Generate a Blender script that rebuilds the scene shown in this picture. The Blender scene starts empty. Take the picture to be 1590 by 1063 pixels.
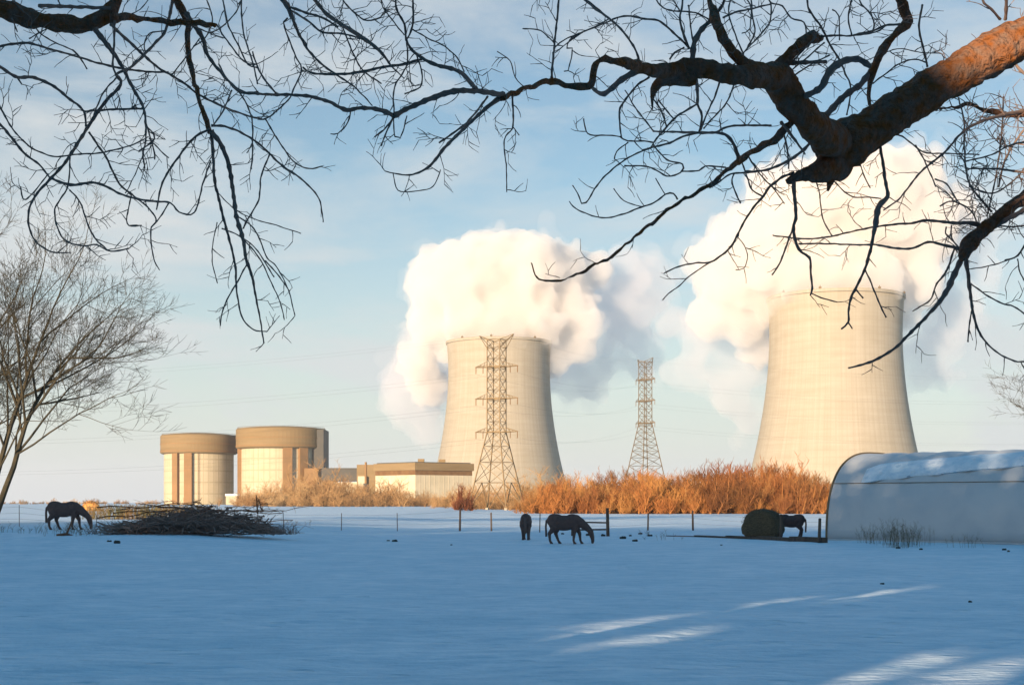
import bpy, math, random, bmesh
import numpy as np
from mathutils import Vector, Matrix, noise

# ------------------------------------------------------------ camera, sky, sun, exposure
S = bpy.context.scene
COL = S.collection
F = 2208.0                       # focal length in photo pixels (photo 1590 x 1063)
HX, HY, EYE = 795.0, 780.0, 2.0  # principal column, horizon row, eye height
cd = bpy.data.cameras.new("camera"); cam = bpy.data.objects.new("camera", cd); COL.objects.link(cam)
cam.location = (0, 0, EYE); cam.rotation_euler = (math.radians(90), 0, 0)
cd.sensor_width = 36; cd.lens = 36 * F / 1590; cd.shift_y = (HY - 531.5) / 1590
cd.clip_start = 0.1; cd.clip_end = 30000
S.camera = cam
SUN_AZ, SUN_EL = math.radians(30), math.radians(8.5)
SD = Vector((math.sin(SUN_AZ) * math.cos(SUN_EL), math.cos(SUN_AZ) * math.cos(SUN_EL), -math.sin(SUN_EL)))
sl = bpy.data.lights.new("sun", 'SUN'); sun = bpy.data.objects.new("sun", sl); COL.objects.link(sun)
sun.rotation_euler = SD.to_track_quat('-Z', 'Y').to_euler()
sun.location = (0, 0, 60)
sl.energy = 5.0; sl.angle = math.radians(0.5); sl.color = (1.0, 0.76, 0.52)
W = bpy.data.worlds.new("World"); S.world = W; W.use_nodes = True
wn, wl = W.node_tree.nodes, W.node_tree.links
wn.clear()
wo = wn.new('ShaderNodeOutputWorld'); bg = wn.new('ShaderNodeBackground'); sky = wn.new('ShaderNodeTexSky')
sky.sky_type = 'NISHITA'; sky.sun_disc = False; sky.sun_elevation = SUN_EL; sky.sun_rotation = math.pi + SUN_AZ
sky.altitude = 200; sky.air_density = 1.0; sky.dust_density = 0.5; sky.ozone_density = 1.6
tc = wn.new('ShaderNodeTexCoord')
mp = wn.new('ShaderNodeMapping'); mp.inputs['Scale'].default_value = (2.2, 2.2, 7.5); mp.inputs['Rotation'].default_value = (0, math.radians(9), 0)
nz = wn.new('ShaderNodeTexNoise'); nz.inputs['Scale'].default_value = 1.7; nz.inputs['Detail'].default_value = 7; nz.inputs['Roughness'].default_value = 0.58; nz.inputs['Distortion'].default_value = 0.35
mr = wn.new('ShaderNodeMapRange'); mr.inputs['From Min'].default_value = 0.38; mr.inputs['From Max'].default_value = 0.62; mr.inputs['To Max'].default_value = 0.90
sx = wn.new('ShaderNodeSeparateXYZ')
hz = wn.new('ShaderNodeMapRange'); hz.inputs['From Min'].default_value = 0.0; hz.inputs['From Max'].default_value = 0.22; hz.inputs['To Min'].default_value = 0.85; hz.inputs['To Max'].default_value = 0.0
mxx = wn.new('ShaderNodeMath'); mxx.operation = 'MAXIMUM'
mix = wn.new('ShaderNodeMix'); mix.data_type = 'RGBA'
mix.inputs['B'].default_value = (4.55, 4.5, 4.45, 1)
wl.new(tc.outputs['Generated'], mp.inputs['Vector']); wl.new(mp.outputs['Vector'], nz.inputs['Vector'])
wl.new(nz.outputs['Fac'], mr.inputs['Value']); wl.new(tc.outputs['Generated'], sx.inputs['Vector'])
wl.new(sx.outputs['Z'], hz.inputs['Value'])
wl.new(mr.outputs['Result'], mxx.inputs[0]); wl.new(hz.outputs['Result'], mxx.inputs[1])
wl.new(mxx.outputs[0], mix.inputs['Factor']); wl.new(sky.outputs['Color'], mix.inputs['A'])
# deeper blue overhead, above what the frame shows
zr = wn.new('ShaderNodeMapRange'); zr.interpolation_type = 'SMOOTHSTEP'; zr.inputs['From Min'].default_value = 0.30; zr.inputs['From Max'].default_value = 0.62
wl.new(sx.outputs['Z'], zr.inputs['Value'])
zm = wn.new('ShaderNodeMix'); zm.data_type = 'RGBA'; zm.blend_type = 'MULTIPLY'; zm.inputs['B'].default_value = (.05, .48, .88, 1)
wl.new(zr.outputs['Result'], zm.inputs['Factor']); wl.new(mix.outputs['Result'], zm.inputs['A'])
tn = wn.new('ShaderNodeMix'); tn.data_type = 'RGBA'; tn.blend_type = 'MULTIPLY'; tn.inputs['Factor'].default_value = 1.0; tn.inputs['B'].default_value = (.935, .985, 1.0, 1)
wl.new(zm.outputs['Result'], tn.inputs['A']); wl.new(tn.outputs['Result'], bg.inputs['Color']); bg.inputs['Strength'].default_value = 0.083
wl.new(bg.outputs['Background'], wo.inputs['Surface'])
S.view_settings.view_transform = 'Standard'; S.view_settings.look = 'None'
S.view_settings.exposure = 1.0; S.view_settings.gamma = 1.0; S.view_settings.use_curve_mapping = False
S.render.engine = 'CYCLES'
S.cycles.use_denoising = True
S.cycles.max_bounces = 10; S.cycles.diffuse_bounces = 3; S.cycles.glossy_bounces = 2; S.cycles.volume_bounces = 7
S.cycles.transparent_max_bounces = 8

# ------------------------------------------------------------ helpers
def P(px, py, d):
    return Vector(((px - HX) / F * d, d, EYE + (HY - py) / F * d))
def sstep(t):
    t = min(1, max(0, t)); return t * t * (3 - 2 * t)
def gz(x, y):
    "ground height"
    h = 0.5 * sstep((-x - 6) / 12) * sstep((y - 45) / 25)
    return h
def gzn(x, y):
    return gz(x, y) + 0.05 * noise.noise(Vector((x * .16, y * .07, 3.1))) * min(1, 60 / max(20, abs(y)))
def ground_d(px, py):
    "distance at which the photo row py meets the ground"
    d = EYE * F / max(2, py - HY)
    for _ in range(30):
        x = (px - HX) / F * d
        d = 0.5 * d + 0.5 * (EYE - gzn(x, d)) * F / max(2, py - HY)
    return d
def G(px, py):
    d = ground_d(px, py); x = (px - HX) / F * d
    return Vector((x, d, gzn(x, d)))

def mat(name, col, col2=None, rough=0.8, scale=4.0, detail=6, bump=0.0, bscale=None, stretch=(1, 1, 1), lo=0.35, hi=0.65, spec=0.3, metal=0.0, coord='Object', bdist=0.05):
    m = bpy.data.materials.new(name); m.use_nodes = True
    n, l = m.node_tree.nodes, m.node_tree.links
    b = n['Principled BSDF']; b.inputs['Roughness'].default_value = rough; b.inputs['Metallic'].default_value = metal
    b.inputs['Specular IOR Level'].default_value = spec
    b.inputs['Base Color'].default_value = (*col, 1)
    if col2 is not None or bump:
        t = n.new('ShaderNodeTexCoord'); mpp = n.new('ShaderNodeMapping'); mpp.inputs['Scale'].default_value = stretch
        l.new(t.outputs[coord], mpp.inputs['Vector'])
        if col2 is not None:
            z = n.new('ShaderNodeTexNoise'); z.inputs['Scale'].default_value = scale; z.inputs['Detail'].default_value = detail
            l.new(mpp.outputs['Vector'], z.inputs['Vector'])
            r = n.new('ShaderNodeMapRange'); r.inputs['From Min'].default_value = lo; r.inputs['From Max'].default_value = hi
            l.new(z.outputs['Fac'], r.inputs['Value'])
            x = n.new('ShaderNodeMix'); x.data_type = 'RGBA'; x.inputs['A'].default_value = (*col, 1); x.inputs['B'].default_value = (*col2, 1)
            l.new(r.outputs['Result'], x.inputs['Factor']); l.new(x.outputs['Result'], b.inputs['Base Color'])
        if bump:
            z2 = n.new('ShaderNodeTexNoise'); z2.inputs['Scale'].default_value = bscale or scale * 3; z2.inputs['Detail'].default_value = 5
            l.new(mpp.outputs['Vector'], z2.inputs['Vector'])
            bp = n.new('ShaderNodeBump'); bp.inputs['Strength'].default_value = bump; bp.inputs['Distance'].default_value = bdist
            l.new(z2.outputs['Fac'], bp.inputs['Height']); l.new(bp.outputs['Normal'], b.inputs['Normal'])
    return m

def mesh(name, vf, m, parent=None, smooth=False, loc=None):
    v, f = vf
    me = bpy.data.meshes.new(name); me.from_pydata([tuple(p) for p in v], [], [tuple(q) for q in f]); me.update()
    if m is not None: me.materials.append(m)
    if smooth: me.polygons.foreach_set('use_smooth', [True] * len(me.polygons))
    o = bpy.data.objects.new(name, me); COL.objects.link(o)
    if parent is not None: o.parent = parent
    if loc is not None: o.location = loc
    return o
def empty(name, loc=(0, 0, 0), rz=0.0):
    o = bpy.data.objects.new(name, None); COL.objects.link(o); o.location = loc; o.rotation_euler = (0, 0, rz); o.empty_display_size = 0.3
    return o
def tag(o, label=None, cat=None, group=None, kind=None):
    if label: o['label'] = label
    if cat: o['category'] = cat
    if group: o['group'] = group
    if kind: o['kind'] = kind
    return o
def copy_tree(o, parent=None):
    c = o.copy(); COL.objects.link(c); c.parent = parent
    for ch in list(o.children): copy_tree(ch, c)
    return c

class MB:
    def __init__(s): s.v = []; s.f = []
    @property
    def vf(s): return s.v, s.f
    def add(s, v, f):
        b = len(s.v); s.v.extend(v); s.f.extend([tuple(i + b for i in q) for q in f])
    def box(s, a, b):
        x0, y0, z0 = a; x1, y1, z1 = b
        s.add([(x0,y0,z0),(x1,y0,z0),(x1,y1,z0),(x0,y1,z0),(x0,y0,z1),(x1,y0,z1),(x1,y1,z1),(x0,y1,z1)],
              [(0,3,2,1),(4,5,6,7),(0,1,5,4),(1,2,6,5),(2,3,7,6),(3,0,4,7)])
    def prism(s, pts, z0, z1):
        n = len(pts)
        s.add([(x, y, z0) for x, y in pts] + [(x, y, z1) for x, y in pts],
              [tuple(range(n - 1, -1, -1)), tuple(range(n, 2 * n))] + [(i, (i + 1) % n, n + (i + 1) % n, n + i) for i in range(n)])
    def tube(s, pts, rad, n=6, cap=True, up=None):
        pts = [Vector(p) for p in pts]; k = len(pts)
        if k < 2: return
        T = []
        for i in range(k):
            t = pts[min(i + 1, k - 1)] - pts[max(i - 1, 0)]
            T.append(t.normalized() if t.length > 1e-9 else Vector((0, 0, 1)))
        u = T[0].orthogonal().normalized() if up is None else (Vector(up) - T[0] * Vector(up).dot(T[0])).normalized()
        b = len(s.v)
        for i in range(k):
            u = u - T[i] * u.dot(T[i])
            u = u.normalized() if u.length > 1e-6 else T[i].orthogonal().normalized()
            w = T[i].cross(u)
            r = rad[i] if hasattr(rad, '__len__') else rad
            for j in range(n):
                a = 2 * math.pi * j / n
                s.v.append(tuple(pts[i] + u * (math.cos(a) * r) + w * (math.sin(a) * r)))
        for i in range(k - 1):
            for j in range(n):
                j2 = (j + 1) % n
                s.f.append((b + i * n + j, b + i * n + j2, b + (i + 1) * n + j2, b + (i + 1) * n + j))
        if cap:
            s.f.append(tuple(b + j for j in range(n - 1, -1, -1))); s.f.append(tuple(b + (k - 1) * n + j for j in range(n)))
    def lathe(s, prof, n=48, c=(0, 0), closed=False):
        b = len(s.v); k = len(prof)
        for r, z in prof:
            for j in range(n):
                a = 2 * math.pi * j / n; s.v.append((c[0] + r * math.cos(a), c[1] + r * math.sin(a), z))
        rng = range(k) if closed else range(k - 1)
        for i in rng:
            i2 = (i + 1) % k
            for j in range(n):
                j2 = (j + 1) % n
                s.f.append((b + i * n + j, b + i * n + j2, b + i2 * n + j2, b + i2 * n + j))
        if not closed:
            s.f.append(tuple(b + j for j in range(n - 1, -1, -1))); s.f.append(tuple(b + (k - 1) * n + j for j in range(n)))
    def ball(s, c, r, nu=10, nv=7, rot=None):
        b = len(s.v); rx, ry, rz = r if hasattr(r, '__len__') else (r, r, r); c = Vector(c)
        def q(x, y, z):
            p = Vector((x * rx, y * ry, z * rz))
            if rot is not None: p = rot @ p
            return tuple(c + p)
        s.v.append(q(0, 0, -1))
        for i in range(1, nv):
            a = -math.pi / 2 + math.pi * i / nv
            for j in range(nu):
                t = 2 * math.pi * j / nu; s.v.append(q(math.cos(a) * math.cos(t), math.cos(a) * math.sin(t), math.sin(a)))
        s.v.append(q(0, 0, 1)); top = len(s.v) - 1
        for j in range(nu):
            j2 = (j + 1) % nu
            s.f.append((b, b + 1 + j2, b + 1 + j)); s.f.append((top, top - nu + j, top - nu + j2))
            for i in range(nv - 2):
                s.f.append((b + 1 + i * nu + j, b + 1 + i * nu + j2, b + 1 + (i + 1) * nu + j2, b + 1 + (i + 1) * nu + j))

# ------------------------------------------------------------ materials
def snow_material():
    m = bpy.data.materials.new('snow'); m.use_nodes = True
    n, l = m.node_tree.nodes, m.node_tree.links; b = n['Principled BSDF']
    b.inputs['Roughness'].default_value = 0.65; b.inputs['Specular IOR Level'].default_value = 0.2
    t = n.new('ShaderNodeTexCoord')
    z = n.new('ShaderNodeTexNoise'); z.inputs['Scale'].default_value = 0.35; z.inputs['Detail'].default_value = 8; z.inputs['Roughness'].default_value = .65
    l.new(t.outputs['Object'], z.inputs['Vector'])
    r = n.new('ShaderNodeMapRange'); r.inputs['From Min'].default_value = .35; r.inputs['From Max'].default_value = .62
    l.new(z.outputs['Fac'], r.inputs['Value'])
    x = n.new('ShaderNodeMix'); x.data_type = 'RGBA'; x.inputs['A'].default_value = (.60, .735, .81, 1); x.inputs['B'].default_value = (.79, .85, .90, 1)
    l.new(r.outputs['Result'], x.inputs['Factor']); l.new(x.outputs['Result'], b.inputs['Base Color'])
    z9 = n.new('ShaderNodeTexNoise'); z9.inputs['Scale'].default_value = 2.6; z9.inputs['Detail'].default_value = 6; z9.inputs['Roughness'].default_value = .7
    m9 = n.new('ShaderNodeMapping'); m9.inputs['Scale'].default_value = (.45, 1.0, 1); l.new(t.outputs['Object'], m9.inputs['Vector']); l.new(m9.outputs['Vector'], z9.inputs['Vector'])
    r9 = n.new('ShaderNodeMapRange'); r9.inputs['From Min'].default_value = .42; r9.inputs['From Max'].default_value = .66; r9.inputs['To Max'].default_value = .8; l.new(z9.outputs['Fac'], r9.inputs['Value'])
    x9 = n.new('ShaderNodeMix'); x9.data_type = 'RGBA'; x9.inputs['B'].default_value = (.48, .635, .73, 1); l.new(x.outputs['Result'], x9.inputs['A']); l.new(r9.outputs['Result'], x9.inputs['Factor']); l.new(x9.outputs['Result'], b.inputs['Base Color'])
    bs = None
    vo = n.new('ShaderNodeTexVoronoi'); vo.inputs['Scale'].default_value = 1.15; l.new(t.outputs['Object'], vo.inputs['Vector'])
    vr = n.new('ShaderNodeMapRange'); vr.inputs['From Min'].default_value = .04; vr.inputs['From Max'].default_value = .20; l.new(vo.outputs['Distance'], vr.inputs['Value'])
    bs = n.new('ShaderNodeBump'); bs.inputs['Strength'].default_value = .7; bs.inputs['Distance'].default_value = .10; l.new(vr.outputs['Result'], bs.inputs['Height'])
    for sc, st, di, stretch in ((0.5, .55, .35, (1, 1, 1)), (2.6, .6, .12, (.6, 1.3, 1)), (11, .5, .035, (1, 1, 1))):
        mpp = n.new('ShaderNodeMapping'); mpp.inputs['Scale'].default_value = stretch; l.new(t.outputs['Object'], mpp.inputs['Vector'])
        z2 = n.new('ShaderNodeTexNoise'); z2.inputs['Scale'].default_value = sc; z2.inputs['Detail'].default_value = 4
        l.new(mpp.outputs['Vector'], z2.inputs['Vector'])
        bp = n.new('ShaderNodeBump'); bp.inputs['Strength'].default_value = st; bp.inputs['Distance'].default_value = di
        l.new(z2.outputs['Fac'], bp.inputs['Height'])
        if bs is not None: l.new(bs.outputs['Normal'], bp.inputs['Normal'])
        bs = bp
    l.new(bs.outputs['Normal'], b.inputs['Normal'])
    return m
M_snow = snow_material()
M_bark = mat('bark', (.21, .135, .10), (.25, .085, .022), rough=.95, scale=14, bump=.9, bscale=30, stretch=(1, 1, 1), bdist=.06, spec=.15)
M_twig = mat('twig_bark', (.20, .15, .13), (.26, .18, .14), rough=.9, scale=9, spec=.15)
M_field = mat('field_tree_bark', (.045, .042, .032), (.08, .066, .04), rough=.95, scale=1.5, spec=.1)
M_orange = mat('thicket_bark', (.40, .185, .06), (.26, .115, .04), rough=.95, scale=.35, spec=.1)
M_tan = mat('pale_brush_bark', (.36, .22, .10), (.26, .15, .07), rough=.95, scale=.3, spec=.1)
M_evergreen = mat('evergreen_needles', (.03, .05, .025), (.05, .07, .03), rough=.9, scale=2)
M_hide = mat('horse_hide', (.095, .062, .055), (.12, .075, .062), rough=.75, scale=5, spec=.2)
M_hair = mat('horse_hair', (.12, .08, .07), (.15, .10, .08), rough=.8, scale=20)
M_hay = mat('hay', (.17, .12, .065), (.08, .06, .035), rough=.95, scale=9, bump=.9, bscale=30, stretch=(1, 1, 3))
M_wood = mat('weathered_wood', (.12, .085, .06), (.07, .05, .04), rough=.9, scale=5, stretch=(1, 1, .3))
M_steel = mat('galvanised_steel', (.22, .155, .08), (.17, .12, .065), rough=.6, scale=.4, metal=.3)
M_wire = mat('wire', (.12, .11, .10), rough=.6, metal=.5)
M_dung = mat('frozen_dung', (.04, .045, .04), (.07, .06, .045), rough=.9, scale=20)
M_weed = mat('dry_weed', (.12, .11, .07), (.2, .15, .09), rough=.9, scale=6)
M_capc = mat('tan_cladding', (.24, .165, .08), (.20, .135, .06), rough=.8, scale=.12, stretch=(.2, .2, 3))
M_wallc = mat('cream_panels', (.56, .48, .34), (.48, .41, .28), rough=.8, scale=.12)
M_darkc = mat('slate_cladding', (.07, .068, .06), (.09, .08, .065), rough=.7, scale=.2)
M_brownp = mat('brown_pilaster', (.27, .15, .065), (.22, .13, .055), rough=.85, scale=.1)
M_glassd = mat('dark_glazing', (.14, .07, .025), (.20, .11, .04), rough=.4, scale=.3)
M_white = mat('white_paint', (.78, .74, .66), (.7, .66, .58), rough=.6, scale=.5)
M_straw = mat('straw', (.55, .26, .07), (.40, .2, .07), rough=.95, scale=3)

def vary(m, cols):
    "each tree of a kind takes its own tone"
    n, l = m.node_tree.nodes, m.node_tree.links; b = n['Principled BSDF']
    oi = n.new('ShaderNodeObjectInfo'); r = n.new('ShaderNodeValToRGB'); r.color_ramp.interpolation = 'LINEAR'
    e = r.color_ramp.elements
    while len(e) < len(cols): e.new(.5)
    for i, c in enumerate(cols): e[i].position = i / (len(cols) - 1); e[i].color = (*c, 1)
    l.new(oi.outputs['Random'], r.inputs['Fac'])
    src = b.inputs['Base Color'].links[0].from_socket
    x = n.new('ShaderNodeMix'); x.data_type = 'RGBA'; x.inputs['Factor'].default_value = .72; l.new(src, x.inputs['A']); l.new(r.outputs['Color'], x.inputs['B']); l.new(x.outputs['Result'], b.inputs['Base Color'])
vary(M_orange, [(.09, .032, .018), (.30, .10, .03), (.36, .17, .05), (.17, .055, .022), (.40, .22, .08), (.11, .045, .022), (.28, .09, .028)])
vary(M_tan, [(.42, .27, .13), (.26, .14, .06), (.36, .22, .10), (.46, .32, .17)])
def grid_concrete(name, c1, c2, rows, cols_m, lowband):
    "concrete with cast lift rings and vertical ribs drawn by joints"
    m = bpy.data.materials.new(name); m.use_nodes = True
    n, l = m.node_tree.nodes, m.node_tree.links; b = n['Principled BSDF']; b.inputs['Roughness'].default_value = .9; b.inputs['Specular IOR Level'].default_value = .15
    t = n.new('ShaderNodeTexCoord'); s = n.new('ShaderNodeSeparateXYZ'); l.new(t.outputs['Object'], s.inputs['Vector'])
    at = n.new('ShaderNodeMath'); at.operation = 'ARCTAN2'; l.new(s.outputs['Y'], at.inputs[0]); l.new(s.outputs['X'], at.inputs[1])
    cb = n.new('ShaderNodeCombineXYZ'); l.new(at.outputs[0], cb.inputs['X']); l.new(s.outputs['Z'], cb.inputs['Z'])
    def wave(src, f, wid):
        a = n.new('ShaderNodeMath'); a.operation = 'MULTIPLY'; a.inputs[1].default_value = f; l.new(src, a.inputs[0])
        c = n.new('ShaderNodeMath'); c.operation = 'PINGPONG'; c.inputs[1].default_value = 1.0; l.new(a.outputs[0], c.inputs[0])
        d = n.new('ShaderNodeMath'); d.operation = 'LESS_THAN'; d.inputs[1].default_value = wid; l.new(c.outputs[0], d.inputs[0])
        return d.outputs[0]
    w1 = wave(s.outputs['Z'], rows, .12); w2 = wave(at.outputs[0], cols_m, .16)
    mx = n.new('ShaderNodeMath'); mx.operation = 'MAXIMUM'; l.new(w1, mx.inputs[0]); l.new(w2, mx.inputs[1])
    mu = n.new('ShaderNodeMath'); mu.operation = 'MULTIPLY'; mu.inputs[1].default_value = .5 if lowband else .16; l.new(mx.outputs[0], mu.inputs[0])
    # weather streaks: noise stretched down the wall, and paler or darker lifts
    def nzz(sc, stretch, det):
        mp_ = n.new('ShaderNodeMapping'); mp_.inputs['Scale'].default_value = stretch; l.new(cb.outputs[0], mp_.inputs['Vector'])
        z = n.new('ShaderNodeTexNoise'); z.inputs['Scale'].default_value = sc; z.inputs['Detail'].default_value = det; l.new(mp_.outputs[0], z.inputs['Vector']); return z.outputs['Fac']
    a1 = nzz(1.0, (26, 1, .012), 5); a2 = nzz(1.0, (2.0, 1, .22), 4)
    ad = n.new('ShaderNodeMath'); ad.operation = 'ADD'; l.new(a1, ad.inputs[0]); l.new(a2, ad.inputs[1])
    mr2 = n.new('ShaderNodeMapRange'); mr2.inputs['From Min'].default_value = .75; mr2.inputs['From Max'].default_value = 1.3; l.new(ad.outputs[0], mr2.inputs['Value'])
    x = n.new('ShaderNodeMix'); x.data_type = 'RGBA'; x.inputs['A'].default_value = (*c1, 1); x.inputs['B'].default_value = (*c2, 1); l.new(mr2.outputs['Result'], x.inputs['Factor'])
    y = n.new('ShaderNodeMix'); y.data_type = 'RGBA'; y.inputs['B'].default_value = (c2[0] * .72, c2[1] * .70, c2[2] * .66, 1)
    l.new(x.outputs['Result'], y.inputs['A']); l.new(mu.outputs[0], y.inputs['Factor']); l.new(y.outputs['Result'], b.inputs['Base Color'])
    return m
M_tower = grid_concrete('cooling_tower_concrete', (.37, .33, .262), (.315, .275, .208), .42, 28, 0)
M_cont = grid_concrete('containment_concrete', (.50, .425, .30), (.41, .345, .23), .22, 13, 1)

# ------------------------------------------------------------ ground
def build_ground():
    xs = sorted(set([round(x, 3) for x in np.concatenate([np.linspace(-30, 30, 121), np.linspace(30, 150, 41), -np.linspace(30, 150, 41), np.geomspace(160, 9000, 16), -np.geomspace(160, 9000, 16)])]))
    ys = sorted(set([round(y, 3) for y in np.concatenate([np.linspace(-120, 10, 14), np.linspace(12, 60, 130), np.linspace(60.5, 170, 110), np.geomspace(175, 14000, 30)])]))
    v = []; f = []; nx = len(xs)
    for y in ys:
        for x in xs:
            z = gzn(x, y)
            if 10 < y < 75 and abs(x) < 40:
                z += .045 * noise.noise(Vector((x * .4, y * .7, 0))) + .022 * noise.noise(Vector((x * 1.3, y * 1.9, 4))) + .012 * noise.noise(Vector((x * 2.3, y * 2.6, 7)))
            v.append((x, y, z))
    for j in range(len(ys) - 1):
        for i in range(nx - 1):
            a = j * nx + i; f.append((a, a + 1, a + nx + 1, a + nx))
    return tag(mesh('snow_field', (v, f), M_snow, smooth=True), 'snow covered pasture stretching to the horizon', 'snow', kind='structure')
ground = build_ground()

# ------------------------------------------------------------ cooling towers
TPROF = [(10, 64.5), (20, 62.0), (34, 58.3), (51, 54.5), (68, 51.8), (85, 49.5), (100, 47.9), (115, 47.0), (128, 47.1), (140, 47.7), (148, 48.3)]
def tr(z):
    return float(np.interp(z, [a for a, _ in TPROF], [b for _, b in TPROF]))
def cooling_tower(px, d, k, label):
    x = (px - HX) / F * d
    t = empty('cooling_tower', (x, d, gz(x, d))); tag(t, label, 'cooling tower', 'the pair of steaming cooling towers')
    t.rotation_euler.z = k
    mb = MB(); zs = np.linspace(10, 148, 56)
    zsm = np.array([a for a, _ in TPROF]); rs = np.array([b for _, b in TPROF])
    cf = np.polyfit(zsm, rs, 4); R = lambda z: float(np.polyval(cf, z))
    prof = [(R(z), z) for z in zs] + [(R(z) - .9, z) for z in zs[::-1]]
    mb.lathe(prof, 160, closed=True); mesh('shell', mb.vf, M_tower, t, smooth=True)
    mb = MB(); r = R(148); mb.lathe([(r + .9, 147.8), (r + .9, 150), (r - 1.6, 150), (r - 1.6, 147.8)], 160, closed=True)
    mesh('rim', mb.vf, M_tower, t)
    mb = MB()
    for i in range(36):
        a0 = 2 * math.pi * i / 36
        for s_ in (-1, 1):
            a1 = a0 + s_ * math.pi / 36
            mb.tube([(66.5 * math.cos(a0), 66.5 * math.sin(a0), -.5), (64.2 * math.cos(a1), 64.2 * math.sin(a1), 10.3)], .55, 6)
    mesh('support_columns', mb.vf, M_tower, t)
    mb = MB(); mb.lathe([(69, -1), (69, 1.4), (68.4, 1.4), (68.4, -1)], 96, closed=True); mesh('basin_wall', mb.vf, M_tower, t)
    for a in (-25, -65, -115, -150):
        ar = math.radians(a); mb = MB(); cx, cy = (r + .2) * math.cos(ar), (r + .2) * math.sin(ar)
        mb.box((cx - .8, cy - .8, 149.9), (cx + .8, cy + .8, 151.3)); mb.tube([(cx, cy, 151.2), (cx, cy, 152.4)], .2, 5); mesh('beacon', mb.vf, M_steel, t)
    return t
cooling_tower(775, 1316, .3, 'tall cream concrete cooling tower standing behind the near lattice pylon')
cooling_tower(1297, 1028, 0, 'tall cream concrete cooling tower rising behind the curved white shelter')

# ------------------------------------------------------------ steam plumes
def steam_material(name, dens, col, ani=0.0):
    m = bpy.data.materials.new(name); m.use_nodes = True
    n, l = m.node_tree.nodes, m.node_tree.links; n.remove(n['Principled BSDF'])
    v = n.new('ShaderNodeVolumePrincipled'); v.inputs['Color'].default_value = (*col, 1); v.inputs['Density'].default_value = dens; v.inputs['Anisotropy'].default_value = ani
    l.new(v.outputs['Volume'], n['Material Output'].inputs['Volume'])
    return m
M_veil = steam_material('veil_steam', .014, (.972, .955, .94))
M_fringe = steam_material('fringe_steam', .005, (.972, .955, .945))
M_steam = steam_material('dense_steam', .06, (.975, .950, .922))
M_thin = steam_material('thin_steam', .016, (.95, .925, .935))  # mauve tint puts the plume's shadow tone into the steam colour
_ico = None
def ico(sub):
    bm = bmesh.new(); bmesh.ops.create_icosphere(bm, subdivisions=sub, radius=1.0)
    v = np.array([q.co[:] for q in bm.verts]); f = np.array([[w.index for w in q.verts] for q in bm.faces]); bm.free(); return v, f
I1, I2 = ico(2), ico(3)
def blobs(name, spheres, mtl, parent, voxel, lv=(1, 1), seed=1, amp=2.2, grow=1.0):
    rnd = random.Random(seed); allv = []; allf = []; off = 0; L = [(Vector(c), r * grow) for c, r in spheres]
    out = list(L); L2 = []
    def rdir():
        while True:
            q = Vector((rnd.uniform(-1, 1), rnd.uniform(-1, 1), rnd.uniform(-1, 1)))
            if .1 < q.length < 1: return q.normalized()
    for c, r in L:
        for _ in range(int(44 * lv[0])):
            q = rdir(); rr = r * rnd.uniform(.12, .34); L2.append((c + q * (r * rnd.uniform(.88, 1.0)), rr))
    out += L2
    for c, r in L2:
        for _ in range(int(12 * lv[1])):
            q = rdir(); rr = r * rnd.uniform(.18, .36)
            if rr > voxel * .8: out.append((c + q * (r * rnd.uniform(.85, 1.0)), rr))
    for c, r in out:
        V, Fc = (I2 if r > 25 else I1)
        allv.append(V * r + np.array(c)); allf.append(Fc + off); off += len(V)
    v = np.concatenate(allv); f = np.concatenate(allf)
    me = bpy.data.meshes.new(name); me.from_pydata(v.tolist(), [], f.tolist()); me.materials.append(mtl)
    o = bpy.data.objects.new(name, me); COL.objects.link(o); o.parent = parent
    rm = o.modifiers.new('merge', 'REMESH'); rm.mode = 'VOXEL'; rm.voxel_size = voxel; rm.use_smooth_shade = True
    dg = bpy.context.evaluated_depsgraph_get(); ev = o.evaluated_get(dg)
    me2 = bpy.data.meshes.new_from_object(ev); o.modifiers.clear(); o.data = me2; bpy.data.meshes.remove(me)
    # fine billowing on the merged skin
    co = np.empty(len(me2.vertices) * 3); me2.vertices.foreach_get('co', co); co = co.reshape(-1, 3)
    no = np.empty(len(me2.vertices) * 3); me2.vertex_normals.foreach_get('vector', no); no = no.reshape(-1, 3)
    A = voxel * amp
    dsp = np.array([noise.turbulence(Vector(p) * (1 / (voxel * 7)), 4, False) for p in co]) * A
    co = co + no * (dsp[:, None] - A * .3)
    me2.vertices.foreach_set('co', co.ravel()); me2.update()
    rm = o.modifiers.new('merge', 'REMESH'); rm.mode = 'VOXEL'; rm.voxel_size = voxel; rm.use_smooth_shade = True
    dg = bpy.context.evaluated_depsgraph_get(); me3 = bpy.data.meshes.new_from_object(o.evaluated_get(dg)); o.modifiers.clear(); o.data = me3; bpy.data.meshes.remove(me2)
    # keep only the outer skins: drop loose crumbs
    bm = bmesh.new(); bm.from_mesh(me3); seen = set(); drop = []; isl = []
    bm.verts.ensure_lookup_table()
    for v in bm.verts:
        if v.index in seen: continue
        st = [v]; seen.add(v.index); comp = []
        while st:
            w = st.pop(); comp.append(w)
            for e in w.link_edges:
                x = e.other_vert(w)
                if x.index not in seen: seen.add(x.index); st.append(x)
        isl.append(comp)
    big = max(len(c) for c in isl)
    for c in isl:
        if len(c) < big * .05: drop += c
    if drop: bmesh.ops.delete(bm, geom=drop, context='VERTS')
    bm.to_mesh(me3); bm.free(); me3.polygons.foreach_set('use_smooth', [True] * len(me3.polygons))
    return o
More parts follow.
